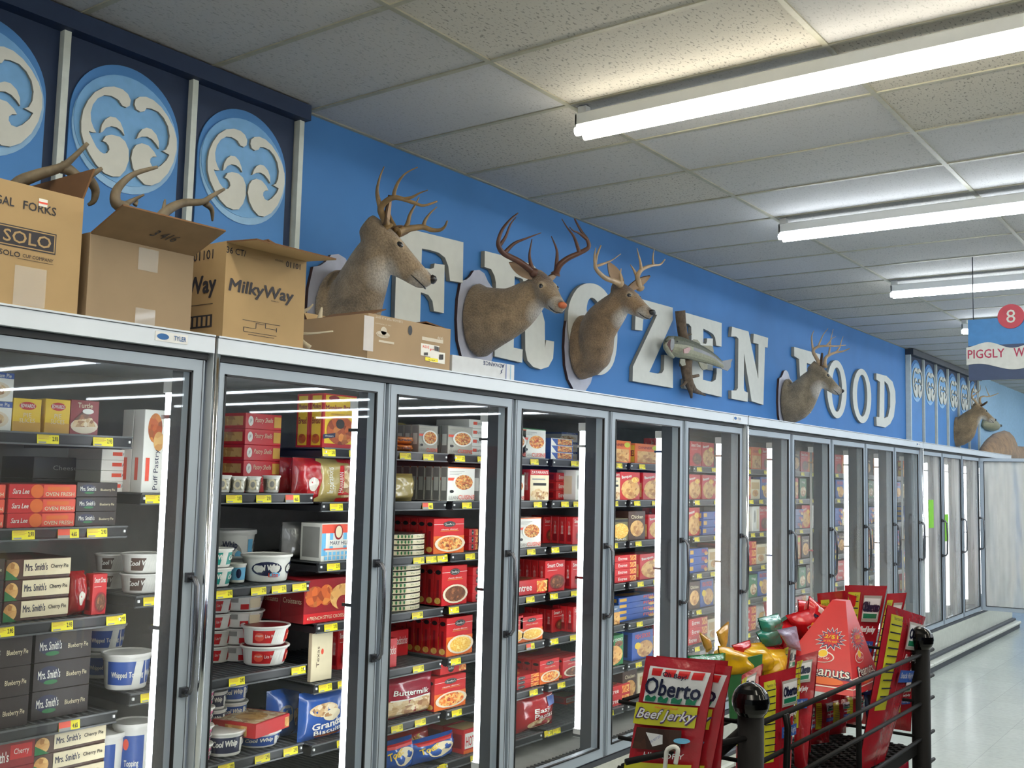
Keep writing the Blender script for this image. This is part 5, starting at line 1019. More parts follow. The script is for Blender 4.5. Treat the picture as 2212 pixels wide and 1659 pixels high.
b.rect(S, xl_, xr_, zb_, zt_, INK, .0008); b.rect(S, xl_+.004, xr_-.003, zb_+.003, zt_-.003, KR, .0011); b.rect(S, xl_+.007, xr_-.006, zb_+.006, zt_-.006, INK, .0014)
b.text(S, 'SOLO', (at2(18, 640).x+at2(328, 660).x)/2, (zt_+zb_)/2, at2(328, 660).x-at2(18, 640).x, (zt_-zb_)*.56, KR, .0018, bold=.03)
zc_ = at2(340, 790).z; b.text(S, 'SOLO', at2(60, 760).x, zc_, .055, .014, INK, .001, bold=.03); b.text(S, 'CUP COMPANY', (at2(145, 770).x+at2(343, 790).x)/2, zc_, at2(343, 790).x-at2(145, 770).x, .009, INK, .001, bold=.02); b.rect(S, at2(110, 795).x, at2(343, 818).x, zc_-.010, zc_-.009, INK, .001)
zc_ = at2(250, 448).z; b.text(S, 'GAL', at2(30, 400).x, zc_, .05, .022, INK, .001, bold=.03); b.text(S, 'FORKS', (at2(150, 440).x+at2(362, 460).x)/2, zc_, at2(362, 460).x-at2(150, 440).x, .022, INK, .001, bold=.03)
A = at2(250, 383); B = at2(303, 445); b.rect(S, A.x, B.x, B.z, A.z, PWH, .002); b.rect(S, A.x, B.x, B.z+.007, B.z+.012, TAGR, .0025)
b.build('box_body', e)
A = at2(95, 812); B = at2(285, 1085); b = MB(); b.rect(S, A.x, B.x, TOPZ+.006, A.z, TAPE, .0022); b.build('packing_tape', e)
flap(e, (1.523, YB+.01, 2.372), (1.523, 2.97, 2.372), (.03, .0, .095)); flap(e, (1.05, YB+.004, 2.372), (1.50, YB+.004, 2.372), (0, .13, -.09)) if 0 else None
# plain carton
e = empty('cardboard_box', (1.72, 2.8, TOPZ)); tag(e, 'unmarked grey-tan cardboard carton with raised front flap, antlers inside', 'cardboard box')
b = openbox(e, 1.549, 1.888, YB, 2.96, 2.285, KR2); b.build('box_body', e)
A = Vector((1.550, YB+.002, 2.285)); B = Vector((1.887, YB+.002, 2.285)); T = PX(*Z('z2', 795, 420), 1.550)
flap(e, A, B, T-A, KIN); 
Sf = Surf((A+T)/2, (B-A).normalized(), (T-A).normalized()); b = MB()
n_ = Sf.n; n_ = n_ if n_.y < 0 else -n_
Sf = Surf((A+T)/2+n_*.0005, (B-A).normalized(), (T-A).normalized())
sg = 1 if Sf.n.dot(n_) > 0 else -1
b.text(Sf, '3 416', .19, -.01, .085, .035, INK, sg*.0065, shear=.2, rot=-.1); b.build('handwriting', e)
flap(e, (1.886, YB+.02, 2.285), (1.886, 2.90, 2.285), (.022, .03, .075))
for zz in ((TOPZ+.16, TOPZ+.225), (TOPZ+.004, TOPZ+.05)):
    b = MB(); b.rect(Surf((0, YB, 0), (1, 0, 0), (0, 0, 1)), 1.70, 1.765, zz[0], zz[1], TAPE, .002); b.build('packing_tape', e)
# candy carton
yb3 = 3.02
e = empty('cardboard_box', (2.17, 2.8, TOPZ)); tag(e, 'tan cardboard carton printed MilkyWay with a flap folded outward', 'cardboard box')
b = openbox(e, 2.006, 2.336, YB, yb3, 2.352, KR)
txt(b, S, 'MilkyWay', (1480, 900), (1890, 1080), INK, bold=.055, shear=.12, rot=-.0); zq = at2(1500, 722).z; b.text(S, '36 CT/', at2(1525, 735).x, zq, .075, .020, INK, .001, bold=.03); txt(b, S, '12 CARTONS', (1585, 760), (1700, 785), INK)
txt(b, S, '40000-', (1775, 775), (1832, 800), INK); b.text(S, '01101', at2(1893, 815).x, at2(1893, 818).z, .062, .019, INK, .001, bold=.03); txt(b, S, 'BRAND', (1750, 1042), (1800, 1058), INK)
for (x0_, y0_, x1_, y1_) in ((1565, 1165, 1810, 1168), (1650, 1190, 1715, 1193), (1650, 1190, 1653, 1225), (1712, 1190, 1715, 1225), (1570, 1212, 1650, 1215), (1715, 1222, 1785, 1225), (1570, 1240, 1785, 1246), (1570, 1212, 1574, 1240), (1782, 1222, 1786, 1250), (1600, 1260, 1770, 1264)):
    A = at2(x0_, y0_); B = at2(x1_, y1_); b.rect(S, A.x, max(B.x, A.x+.0015), min(B.z, A.z-.0015), A.z, INK, .001)
txt(b, S, 'SHIPPING CARTON', (1655, 1200), (1710, 1208), INK)
SL = Surf((2.006, 0, 0), (0, -1, 0), (0, 0, 1))
b.text(SL, '01101', -2.72, 2.318, .10, .03, INK, .001, bold=.02); b.text(SL, 'MilkyWay', -2.80, 2.215, .30, .07, INK, .001, bold=.055); b.rect(SL, -2.99, -2.66, 2.158, 2.160, INK, .001); b.rect(SL, -2.97, -2.66, 2.085, 2.125, INK, .001); b.rect(SL, -2.96, -2.67, 2.09, 2.12, KR, .0014)
for i in range(12): b.rect(SL, -2.955+.024*i, -2.945+.024*i, 2.09, 2.12, INK, .0018)
b.build('box_body', e)
T = PX(*Z('z2', 1660, 643), 2.006)
flap(e, (2.006, YB, 2.352), (2.336, YB, 2.352), (0, T.y-YB, T.z-2.352), KR); flap(e, (2.02, yb3-.004, 2.352), (2.32, yb3-.004, 2.352), (0, -.03, .075), KIN); flap(e, (2.334, YB+.02, 2.352), (2.334, yb3-.02, 2.352), (-.15, 0, .04), KR)
# low carton
x0_, x1_ = 2.640, 3.10; yb4 = PX(*Z('z3', 40, 1150), 2.645).y
yb4 = min(3.25, yb4)
e = empty('cardboard_box', (2.87, 2.9, TOPZ)); tag(e, 'low tan snack carton with a round hand hole and white labels', 'cardboard box')
b = openbox(e, x0_, x1_, YB, yb4, 2.216, KR3); S3 = lambda x, y: PY(*Z('z3', x, y), YB)
def r3(x0, y0, x1, y1, m, off=.001): A = S3(x0, y0); B = S3(x1, y1); b.rect(S, A.x, B.x, B.z, A.z, m, off)
def t3(s, x0, y0, x1, y1, m, off=.0012, **k): A = S3(x0, y0); B = S3(x1, y1); b.text(S, s, (A.x+B.x)/2, (A.z+B.z)/2, B.x-A.x, A.z-B.z, m, off, **k)
r3(487, 1130, 548, 1392, col('tape_pale', 196, 190, 186, rough=.4)); LW = col('carton_white_ink', 206, 196, 178, rough=.6)
t3('THIS IS A RETURNABLE', 566, 1150, 762, 1172, LW); t3('CARTON', 566, 1172, 640, 1186, LW); t3('PROPERTY OF:', 566, 1190, 680, 1205, LW)
A = S3(620, 1270); b.ell(S, A.x, A.z, .036, .0125, LW, .001); b.ell(S, A.x+.004, A.z+.014, .016, .015, LW, .001); t3('Frito-Lay', 572, 1256, 665, 1300, KR3, .002, shear=.2); r3(590, 1322, 700, 1326, LW)
A = S3(815, 1240); b.ell(S, A.x, A.z, .0115, .0185, BLACK, .0012); t3('#6', 1010, 1280, 1052, 1312, LW); r3(900, 1308, 1052, 1311, LW)
r3(893, 1330, 1022, 1440, PWH, .001); r3(960, 1385, 1062, 1482, PWH, .0014); r3(922, 1430, 1012, 1470, TAGY, .002); t3('RDE', 905, 1345, 950, 1372, TAGR, .002); t3('P', 958, 1370, 985, 1390, TAGR, .002); t3('6.99', 945, 1446, 990, 1462, PBK, .0026)
for i in range(6): r3(988+6*i, 1350+2*i, 991+6*i, 1385+2*i, INK, .0024); r3(1022+5*i, 1412, 1025+5*i, 1450, INK, .0024); r3(912+5*i, 1398, 915+5*i, 1420, INK, .0024)
b.build('box_body', e)
flap(e, (x0_+.02, YB+.03, 2.216), (x0_+.02, yb4-.05, 2.216), (.10, 0, .035), KR); flap(e, (x0_+.02, yb4-.01, 2.216), (x1_-.05, yb4-.01, 2.216), (0, .02, .03), KR); flap(e, (x1_-.004, YB+.02, 2.216), (x1_-.004, yb4-.05, 2.216), (-.12, 0, .012), KR)
# ballast carton
e = None; b = MB(); b.box(3.115, 3.53, YB, YB+.11, TOPZ, 2.117, col('carton_silver', 196, 200, 204, rough=.5), bev=.001); b.rect(S, 3.468, 3.4725, TOPZ+.002, 2.115, PBL, .001); b.rect(S, 3.50, 3.504, TOPZ+.002, 2.115, LBL, .001)
CBL = col('advance_blue', 40, 52, 96, rough=.5)
b.text(S, 'ADVANCE', 3.385, 2.105, .145, .016, CBL, .0012, bold=.03, rot=PI)
b.poly(S, [(3.455, 2.112), (3.445, 2.096), (3.438, 2.112), (3.442, 2.112), (3.446, 2.103), (3.451, 2.112)], CBL, .0012); b.poly(S, [(3.425, 2.066), (3.444, 2.078), (3.436, 2.079), (3.452, 2.094), (3.432, 2.083), (3.440, 2.081)], CBL, .0012)
tag(b.build('flat_carton'), 'flat white carton printed ADVANCE upside down, on the freezer top', 'box')
# shed antlers sticking out of the cartons
def shed(label, zf, Y, lines, m, name='shed_antler', r0=.018):
    b = MB(); p0 = None
    for li, (pts, r) in enumerate(lines):
        P = [Vector(q) for q in spline([tuple(PY(*Z(zf, x, y), Y+yy)) for x, y, yy in pts], 4)]
        b.tube(P, [max(.003, r*(1-.75*(i/(len(P)-1))**1.3)) for i in range(len(P))], m, n=9)
    tag(b.build(name), label, 'antler', 'loose antlers in the cartons')
AN1 = col('old_antler', 108, 96, 76, rough=.6, var=.35, scale=25); AN2 = col('bleached_antler', 196, 186, 160, rough=.55, var=.1)
shed('long forked brown antler rising from the leftmost SOLO carton', 'z1', 2.80, [([(60, 1420, .06), (115, 1265, .05), (240, 1200, .03), (400, 1150, 0), (470, 1105, -.02), (600, 978, -.05)], .022), ([(420, 1140, 0), (470, 1160, 0), (560, 1218, .0), (640, 1180, -.02), (697, 1148, -.03)], .019), ([(600, 1215, 0), (650, 1290, .02), (640, 1370, .03), (600, 1400, .04)], .016)], AN1)
shed('curved brown antler at the left of the unmarked carton', 'z1', 2.78, [([(860, 1420, 0), (795, 1390, 0), (790, 1320, 0), (830, 1255, -.01), (920, 1185, -.02), (1075, 1140, -.04)], .019), ([(850, 1400, 0), (900, 1370, 0), (985, 1328, -.02)], .010), ([(920, 1400, 0), (940, 1370, 0)], .008)], AN1)
shed('knobbly brown antler at the right of the unmarked carton', 'z1', 2.76, [([(1080, 1500, 0), (1150, 1430, 0), (1250, 1385, 0), (1380, 1378, -.01), (1450, 1335, -.02), (1533, 1290, -.03)], .017), ([(1400, 1385, 0), (1445, 1430, .01), (1450, 1510, .02)], .012), ([(1118, 1470, 0), (1120, 1410, 0), (1127, 1362, 0)], .009)], AN1)
shed('pale bleached antler tines poking out beside the candy carton', 'z3', 2.72, [([(20, 1120, .02), (60, 1100, 0), (95, 1080, -.01), (122, 1052, -.02)], .008)], AN2)
shed('pale straight antler tine crossing in front of the low carton side', 'z3', 2.70, [([(100, 1362, -.02), (50, 1325, .0), (22, 1285, .02), (40, 1264, .02), (100, 1262, 0), (180, 1255, -.01), (262, 1246, -.02)], .008)], AN2)
shed('short pale antler tip standing in the low carton', 'z3', 2.9, [([(165, 1175, 0), (172, 1130, 0), (182, 1075, 0)], .012)], AN2)
# ------------------------------------------------------------ aisle sign
XS = 8.19
def SP(x, y): p = PX(*Z('s', x, y), XS); return (p.y, p.z)
e = empty('aisle_sign', (XS, 1.2, 2.45)); tag(e, 'hanging aisle sign with red circle 8 and PIGGLY WIGGLY lettering', 'sign')
SB = col('sign_blue', 62, 128, 186, rough=.5); SN = col('sign_navy', 52, 68, 98, rough=.5); SWh = col('sign_white', 206, 206, 198, rough=.5); SR = col('sign_red', 192, 62, 76, rough=.5); SRt = col('sign_lettering', 170, 48, 78, rough=.5)
def wave(x, top): 
    t = (x-700)/390*PI
    return (795-45*math.cos(t) if top else 1145-45*math.cos((x-540)/560*PI))
x0, x1 = 345, 1860; zt = SP(390, 385)[1]; zb = SP(390, 1372)[1]; yl = SP(388, 900)[0]; yr = SP(1820, 900)[0]
b = MB(); b.box(XS+.004, XS+.016, yr, yl, (zt+zb)/2+.03, zt, SB); b.box(XS+.004, XS+.016, yr, yl, zb, (zt+zb)/2+.03, SN); b.build('sign_board', e)
tp = [(SP(x, 0)[0], SP(x, wave(x, 1))[1]) for x in range(345, 1861, 50)]; bt = [(SP(x, 0)[0], SP(x, wave(x, 0))[1]) for x in range(345, 1861, 50)]
b = MB(); fr = [(XS, y, z) for y, z in tp+bt[::-1]]
nb = len(tp); vs = [(XS-.004, y, z) for y, z in tp]+[(XS-.004, y, z) for y, z in bt]+[(XS+.020, y, z) for y, z in tp]+[(XS+.020, y, z) for y, z in bt]
fs = []
for i in range(nb-1): fs += [(i, nb+i, nb+i+1, i+1), (2*nb+i, 2*nb+i+1, 3*nb+i+1, 3*nb+i), (i, i+1, 2*nb+i+1, 2*nb+i), (nb+i, 3*nb+i, 3*nb+i+1, nb+i+1)]
b.add(vs, fs, SWh)
SS = Surf((XS-.004, 0, 0), (0, -1, 0), (0, 0, 1))
c0 = SP(682, 940); c1 = SP(385, 940); c2 = SP(980, 940); hh = SP(600, 870)[1]-SP(600, 1010)[1]
wdt = c1[0]-c2[0]
b.text(SS, 'PIGGLY', -(c1[0]+c2[0])/2, c0[1]+.002, wdt, hh, SRt, .0015, bold=.03); d0 = SP(1130, 915); b.text(SS, 'WIGGLY', -(d0[0]-wdt*.53), d0[1]+.0, wdt*1.05, hh, SRt, .0015, bold=.03)
b.build('white_wave_band', e)
cc = SP(1085, 327); r_ = abs(SP(1085, 327)[0]-SP(1305, 327)[0])
b = MB(); b.prism([(XS+.018, cc[0]+r_*math.cos(2*PI*i/36), cc[1]+r_*math.sin(2*PI*i/36)) for i in range(36)], (-.024, 0, 0), SR)
b.text(Surf((XS-.006, 0, 0), (0, -1, 0), (0, 0, 1)), '8', -cc[0], cc[1], r_*.68, r_*1.08, CREAM, .0015, bold=.0); b.build('number_disc', e)
for yy in (1.79, .62):
    b = MB(); b.tube([(XS+.01, yy, zt-.02), (XS+.01, yy, CEIL)], .0035, DKGREY, n=6); b.build('hanging_wire', e)
# ------------------------------------------------------------ black wire snack rack
WB = col('rack_black', 9, 9, 10, rough=.65, var=.1, spec=.2); WBG = col('rack_knob', 5, 5, 6, rough=.12, spec=.3, var=.02)
YR = .70
e = empty('snack_rack', (2.11, .86, 0)); tag(e, 'black wire snack rack with round ball knobs standing in the aisle', 'display rack')
PX1, PX2 = 1.616, 2.61
for px_, zc in ((PX1, 1.2865), (PX2, 1.277)):
    b = MB(); b.tube([(px_, YR, 0), (px_, YR, zc-.018)], .0213, WB, n=18); po = b.build('post', e)
    b = MB(); b.lathe([(.0001, -.0305)]+[(.0305*math.sin(PI*i/12), -.0305*math.cos(PI*i/12)) for i in range(1, 12)]+[(.0001, .0305)], WBG, c=(px_, YR, zc), n=24); b.build('ball_knob', po)
for px_ in (PX1, PX2):
    b = MB(); b.tube([(px_, .955, 0), (px_, .955, .96)], .012, WB, n=10); b.build('rear_leg', e)
    b = MB(); b.tube([(px_, YR, .10), (px_, .955, .10)], .009, WB, n=8); b.tube([(px_, YR, .94), (px_, .955, .94)], .009, WB, n=8); b.build('side_brace', e)
b = MB()
for z in (1.247, 1.185, 1.133, 1.052, .985): b.tube([(PX1+.01, YR-.004, z+.0), (PX2+.092, YR-.004, z-.004)], .0042 if z < 1.24 else .0050, WB, n=8)
for z in (1.247, 1.133, 1.03): b.tube([(PX1+.03, .955, z), (PX2-.02, .955, z)], .004, WB, n=6)
b.build('front_rail', e)
b = MB()
for z in (1.247, 1.185, 1.133, 1.052):
    for px_ in (PX1+.015, PX2-.015): b.tube([(px_, YR, z), (px_, .955, z)], .004, WB, n=6)
for x in (1.735, 1.745): b.tube([(x, YR-.010, 1.247), (x+.004, YR-.012, 1.225), (x, YR-.004, .95)], .0042, WB, n=7)
b.tube([(2.16, YR+.002, 1.24), (2.16, YR+.002, .95)], .006, WB, n=8)
b.build('basket_wire', e)
b = MB()
for i in range(34): x = PX1+.03+i*.028; b.box(x, x+.010, YR+.012, .955, 1.024, 1.030, WB)
for j in range(10): y = YR+.012+j*.024; b.box(PX1+.02, PX2-.02, y, y+.012, 1.024, 1.030, WB)
b.box(PX1+.02, PX2-.02, YR+.004, YR+.014, 1.012, 1.036, WB); b.build('wire_shelf', e)
b = MB()
for i in range(34): x = PX1+.03+i*.028; b.box(x, x+.010, YR+.012, .955, .744, .750, WB)
for j in range(10): y = YR+.012+j*.024; b.box(PX1+.02, PX2-.02, y, y+.012, .744, .750, WB)
b.build('wire_shelf', e)
b = MB(); b.tube([(PX1-.005, YR+.012, 1.238), (PX1-.012, YR+.05, 1.20), (PX1-.02, YR+.085, 1.14), (PX1-.025, YR+.11, 1.05), (PX1-.025, YR+.12, .92), (PX1-.01, YR+.05, .80), (PX1, YR, .78)], .0095, WB, n=9); b.build('curved_arm', e)
b = MB(); A = PX(1600, 1590, 1.603); B = PX(1352, 1646, 1.425); b.tube([A+Vector((.0, -.015, 0)), A.lerp(B, .5)+Vector((0, 0, -.001)), B], .005, WB, n=8); b.build('hook_bar', e)
b = MB(); hp = [PX(*Z('r1', x, y), 1.44) for x, y in ((485, 1700), (500, 1560), (512, 1430), (550, 1385), (610, 1365), (660, 1385), (668, 1430), (650, 1520), (635, 1600))]
b.tube([Vector(q) for q in spline([tuple(p) for p in hp], 3)], .0034, col('hook_white', 200, 200, 196, rough=.4), n=8); b.build('hook', e)
def bagq(label, pts, mt, thick, ops, name='snack_bag', cat='snack bag', grp=None, seed=1, nu=14, back=None, crimp=.05):
    b = MB(); S, W, H = pillow(b, pts, thick, mt, seed=seed, nu=nu, nv=18, back=back, crimp=crimp)
    # front side must face the camera
    cpt = sum((Vector(p) for p in pts), Vector())/4
    off = .0008
    for q in ops:
        if q[0] == 'r': b.rect(S, (q[1]-.5)*W, (q[2]-.5)*W, q[3]*H, q[4]*H, q[5], off, n=8)
        elif q[0] == 'e': b.ell(S, (q[1]-.5)*W, q[2]*H, q[3]*W, q[4]*H, q[5], off)
        elif q[0] == 'p': b.add([S((x-.5)*W, y*H, off) for x, y in q[1]], [tuple(range(len(q[1])))], q[2])
        elif q[0] == 'q': b.quad(S, [((x-.5)*W, y*H) for x, y in q[1]], q[2], off)
        elif q[0] == 't': b.text(S, q[1], (q[2]-.5)*W, q[3]*H, q[4]*W, q[5]*H, q[6], off+.0004, **(q[7] if len(q) > 7 else {}))
        off += .0005
    return tag(b.build(name), label, cat, grp)
BJR = crinkle('jerky_red', (158, 26, 38), bump=.35, scale=22); PUR = col('print_purple', 70, 44, 100, rough=.3); JWH = col('jerky_white', 214, 216, 220, rough=.25, coat=.4); JYL = col('jerky_lime', 188, 186, 48, rough=.25, coat=.4); JGR = col('jerky_green', 24, 110, 80, rough=.25, coat=.4); JNV = col('jerky_navy', 26, 30, 58, rough=.25, coat=.4)
WIN = foodmat('jerky_window', [(40, 26, 22), (76, 46, 34), (26, 18, 16)], 30)
def bigjerky():
    o = [('q', [(.09, .655), (.90, .66), (.97, .925), (.10, .93)], JWH)]
    for i in range(4): o.append(('q', [(.15+.2*i, .915), (.31+.2*i, .92), (.29+.2*i, .862), (.15+.195*i, .86)], TAGR if 0 else RED))
    o += [('t', 'Oh Boy!', .50, .872, .34, .046, JNV, dict(bold=.03, rot=-.06)), ('t', 'Oberto', .50, .775, .80, .125, JNV, dict(bold=.055, rot=-.04))]
    for i in range(4): o.append(('p', [(.13+.2*i, .70), (.17+.2*i, .715), (.22+.2*i, .695), (.27+.2*i, .712), (.30+.19*i, .70), (.28+.19*i, .665), (.13+.2*i, .665)], JGR))
    o += [('r', .0, .90, .485, .648, JYL), ('t', 'Natural Style', .48, .625, .34, .024, TAGR, dict(shear=.3)), ('t', 'Beef Jerky', .48, .56, .86, .105, PUR, dict(bold=.07, shear=.3)), ('t', 'Beef Jerky', .48, .562, .82, .093, JWH, dict(bold=.02, shear=.3)),
          ('q', [(.08, .30), (.78, .30), (.75, .465), (.1, .465)], WIN), ('q', [(.25, .43), (.5, .42), (.52, .35), (.38, .325)], JWH), ('t', 'DO NOT EAT', .41, .385, .16, .02, PBL, dict(rot=.6)), ('e', .78, .385, .11, .022, LBL),
          ('t', 'HICKORY', .56, .262, .56, .042, JWH), ('r', .0, .95, .08, .20, JYL)]
    return o
R1 = lambda x, y, X: PX(*Z('r1', x, y), X)
bagq('front large Oberto beef jerky bag hanging on the rack hook', [R1(-70, 1900, 1.500), R1(915, 1950, 1.500), R1(1190, 215, 1.510), R1(235, 105, 1.510)], BJR, .018, bigjerky(), name='jerky_bag', cat='jerky bag', seed=31)
bagq('second Oberto beef jerky bag, just behind the front one', [R1(60, 1900, 1.528), R1(1080, 1950, 1.528), R1(1420, 255, 1.535), R1(375, 100, 1.535)], BJR, .014, bigjerky(), name='jerky_bag', cat='jerky bag', seed=32)
bagq('rearmost Oberto bag with only its red edge showing', [R1(120, 1900, 1.555), R1(1240, 1950, 1.555), R1(1360, 178, 1.56), R1(500, 120, 1.56)], BJR, .012, [], name='jerky_bag', cat='jerky bag', seed=33)
def P_(frame, q, Y):
    d = ray(*Z(frame, *q)); return EYE+d*(max(.718, min(Y, .95, 2.72/(d.x/d.y)))/d.y)
# thin strip jerky packs: nutrition panel on the left half, logo on the right half
def strip_ops(): 
    o = [('r', .10, .40, .35, .95, JYL)]+[('r', .12, .38, .88-.05*i, .888-.05*i, JNV) for i in range(10)]+[('t', 'Nutrition Facts', .25, .925, .26, .022, JNV)]
    o += [('r', .52, .96, .74, .93, GRY), ('r', .54, .94, .76, .91, JWH), ('t', 'Oberto', .74, .85, .38, .07, JNV, dict(bold=.08)), ('r', .56, .92, .765, .80, JGR), ('t', 'Beef Jerky', .74, .68, .42, .055, JWH, dict(shear=.3, bold=.03)), ('r', .5, .97, .52, .60, PBL), ('t', 'Snack Right', .74, .56, .4, .05, JWH), ('r', .46, .48, .05, .95, DRED)]
    return o
def strip4(label, frame, tl, tr, br_, bl, Yl, Yr, seed=1, ops=None, th=.014, m=None, name='jerky_strip_pack', cat='jerky pack', grp='narrow red jerky packs standing in the rack'):
    TL, TR = P_(frame, tl, Yl), P_(frame, tr, Yr); BL, BR = P_(frame, bl, Yl), P_(frame, br_, Yr)
    dn = lambda T, Bq: T+(Bq-T)*((T.z-1.033)/(T.z-Bq.z))
    return bagq(label, [dn(TL, BL), dn(TR, BR), TR, TL], m or BJR, th, strip_ops() if ops is None else ops, name=name, cat=cat, grp=grp, seed=seed)
strip4('tallest upright jerky pack at the top of the rack', 'r4', (640, 105), (1330, 118), (1150, 1000), (640, 1000), .98, .93, 41)
strip4('leaning jerky pack beside the far ball knob', 'r4', (1335, 425), (1950, 622), (1700, 1500), (1160, 1400), .735, .72, 42)
strip4('jerky pack half hidden at left of the tallest one', 'r4', (188, 245), (640, 195), (700, 900), (250, 900), 1.01, .98, 43)
strip4('small jerky pack showing behind the leaning one', 'r4', (1330, 245), (1650, 228), (1500, 900), (1200, 900), 1.0, .95, 44)
strip4('front jerky pack beside the near ball knob, logo visible', 'r2', (0, 450), (435, 335), (375, 1500), (-40, 1500), .80, .765, 45)
strip4('jerky pack with clear top standing left of the pyramid carton', 'r2', (445, 215), (705, 140), (610, 1150), (430, 1180), .86, .82, 46)
strip4('low jerky pack just behind the near ball knob', 'r1', (1560, 375), (1845, 215), (1700, 1300), (1500, 1300), .90, .865, 47)
strip4('narrow jerky pack between the yellow bags and front packs', 'r3', (1420, 1030), (1640, 960), (1560, 1659), (1330, 1659), .93, .90, 48)
for i, (x, w_, y0) in enumerate(((150, 190, 980), (440, 150, 960), (640, 160, 900), (850, 150, 900), (1010, 150, 840), (1510, 150, 700), (1640, 150, 640))):
    strip4('red pack low in the rack basket, %s from the near end' % ORD[i+1], 'r2', (x, y0-150), (x+w_*1.35, y0-190), (x+w_*1.35-30, y0+420), (x-30, y0+440), .90, .875, 60+i, th=.016)
strip4('blue and yellow snack pack seen through the rack wires', 'r2', (1250, 640), (1440, 590), (1510, 990), (1300, 1060), .80, .775, 55, ops=[('t', 'CHIPS', .55, .6, .6, .12, YEL, dict(bold=.05)), ('t', 'NACHO', .55, .35, .6, .1, YEL, dict(bold=.05)), ('r', .1, .25, .05, .95, NVY)], m=BAGB, name='snack_pack', cat='snack bag', grp=None)
# pyramid carton
Cc = PY(*Z('r2', 1125, 690), .752); zb = 1.036
Cc.z = max(Cc.z, zb)
RB = PY(*Z('r2', 1465, 545), .752); LB = Vector((Cc.x-.0, .752+.20, Cc.z)); BK = Vector((RB.x, LB.y, Cc.z)); RB.z = Cc.z
ap = PY(*Z('r4', 600, 352), .752+.085)
dirx = .018
A1, A2, A3, A4 = ap+Vector((-.012, -.012, 0)), ap+Vector((.02, -.012, 0)), ap+Vector((.02, .02, 0)), ap+Vector((-.012, .02, 0))
PR = col('carton_red', 200, 30, 34, rough=.35, coat=.2)
b = MB(); V = [Cc, RB, BK, LB, A1, A2, A3, A4]; b.add(V, [(0, 3, 2, 1), (0, 1, 5, 4), (1, 2, 6, 5), (2, 3, 7, 6), (3, 0, 4, 7), (4, 5, 6, 7)], PR)
def fsurf(p00, p10, p11, p01):
    n = (p10-p00).cross(p01-p00).normalized()
    return Surf((0, 0, 0), (1, 0, 0), (0, 0, 1), lambda a, z, off: (p00*(1-a)+p10*a)*(1-z)+(p01*(1-a)+p11*a)*z+n*off)
def star(b, S, a, z, ra, rz, m, off, n=15, ph=0):
    pts = [(a+ra*(1 if i % 2 == 0 else .62)*math.cos(2*PI*i/(2*n)+ph), z+rz*(1 if i % 2 == 0 else .62)*math.sin(2*PI*i/(2*n)+ph)) for i in range(2*n)]
    vs = [S(x, y, off) for x, y in pts]+[S(a, z, off)]; b.add(vs, [(i, (i+1) % (2*n), 2*n) for i in range(2*n)], m)
FL = fsurf(LB, Cc, A1, A4); FR = fsurf(Cc, RB, A2, A1)
for S_, ca, ws in ((FL, .62, 1.0), (FR, .5, 1.25)):
    star(b, S_, ca, .56, .34*ws, .135, PWH, .001); star(b, S_, ca, .56, .31*ws, .120, PUR, .0015); star(b, S_, ca, .56, .25*ws, .095, PR, .002)
    b.text(S_, '2/$1', ca, .575, .30, .045, YEL, .003, bold=.05); b.text(S_, 'or 59c each', ca, .53, .28, .022, YEL, .003)
    b.ell(S_, ca-.08, .36, .2, .062, PWH, .001); b.ell(S_, ca-.08, .357, .18, .052, PR, .0015); b.ell(S_, ca-.08, .395, .09, .045, PWH, .002); b.ell(S_, ca-.08, .393, .075, .038, YEL, .0024); b.text(S_, 'Frito Lay', ca-.08, .345, .26, .04, PWH, .0028, shear=.2)
    b.text(S_, 'Peanuts', ca+.05, .21, .62, .105, NVY, .0012, bold=.12); b.text(S_, 'Peanuts', ca+.05, .21, .60, .095, PWH, .002, bold=.02)
    b.ell(S_, ca+.05, .115, .22, .04, ORG, .0012); b.rect(S_, .0, 1.0, .155, .165, PWH, .0008); b.rect(S_, .0, 1.0, .140, .153, PUR, .0008)
    b.rect(S_, .0, 1.0, .055, .065, PWH, .0008)
tag(b.build('pyramid_carton'), 'red pyramid shaped Frito Lay peanuts carton with 2 for $1 starbursts', 'snack carton')
def blob(label, frame, tl, tr, br_, bl, Yl, Yr, m, th, ops=(), seed=1, grp=None):
    P = lambda q, Y: P_(frame, q, Y)
    return bagq(label, [P(bl, Yl), P(br_, Yr), P(tr, Yr), P(tl, Yl)], m, th, ops, name='snack_bag', cat='snack bag', grp=grp, seed=seed, crimp=.10)
YB_ = crinkle('bag_yellow', (222, 176, 24), bump=.5, scale=16); GB_ = crinkle('bag_teal', (30, 134, 116), bump=.5, scale=20); RB_ = crinkle('bag_scarlet', (200, 28, 38), bump=.45, scale=16); GD_ = crinkle('bag_gold', (206, 160, 60), bump=.6, scale=24); GF = crinkle('bag_green_foil', (20, 120, 70), bump=.8, scale=40, rough=.15)
FLo = [('e', .5, .62, .2, .12, PWH), ('e', .5, .62, .17, .10, RED), ('e', .5, .70, .09, .07, YEL), ('t', 'Peanuts', .5, .3, .75, .16, NVY, dict(bold=.12)), ('t', 'Peanuts', .5, .3, .72, .14, PWH, dict(bold=.02))]
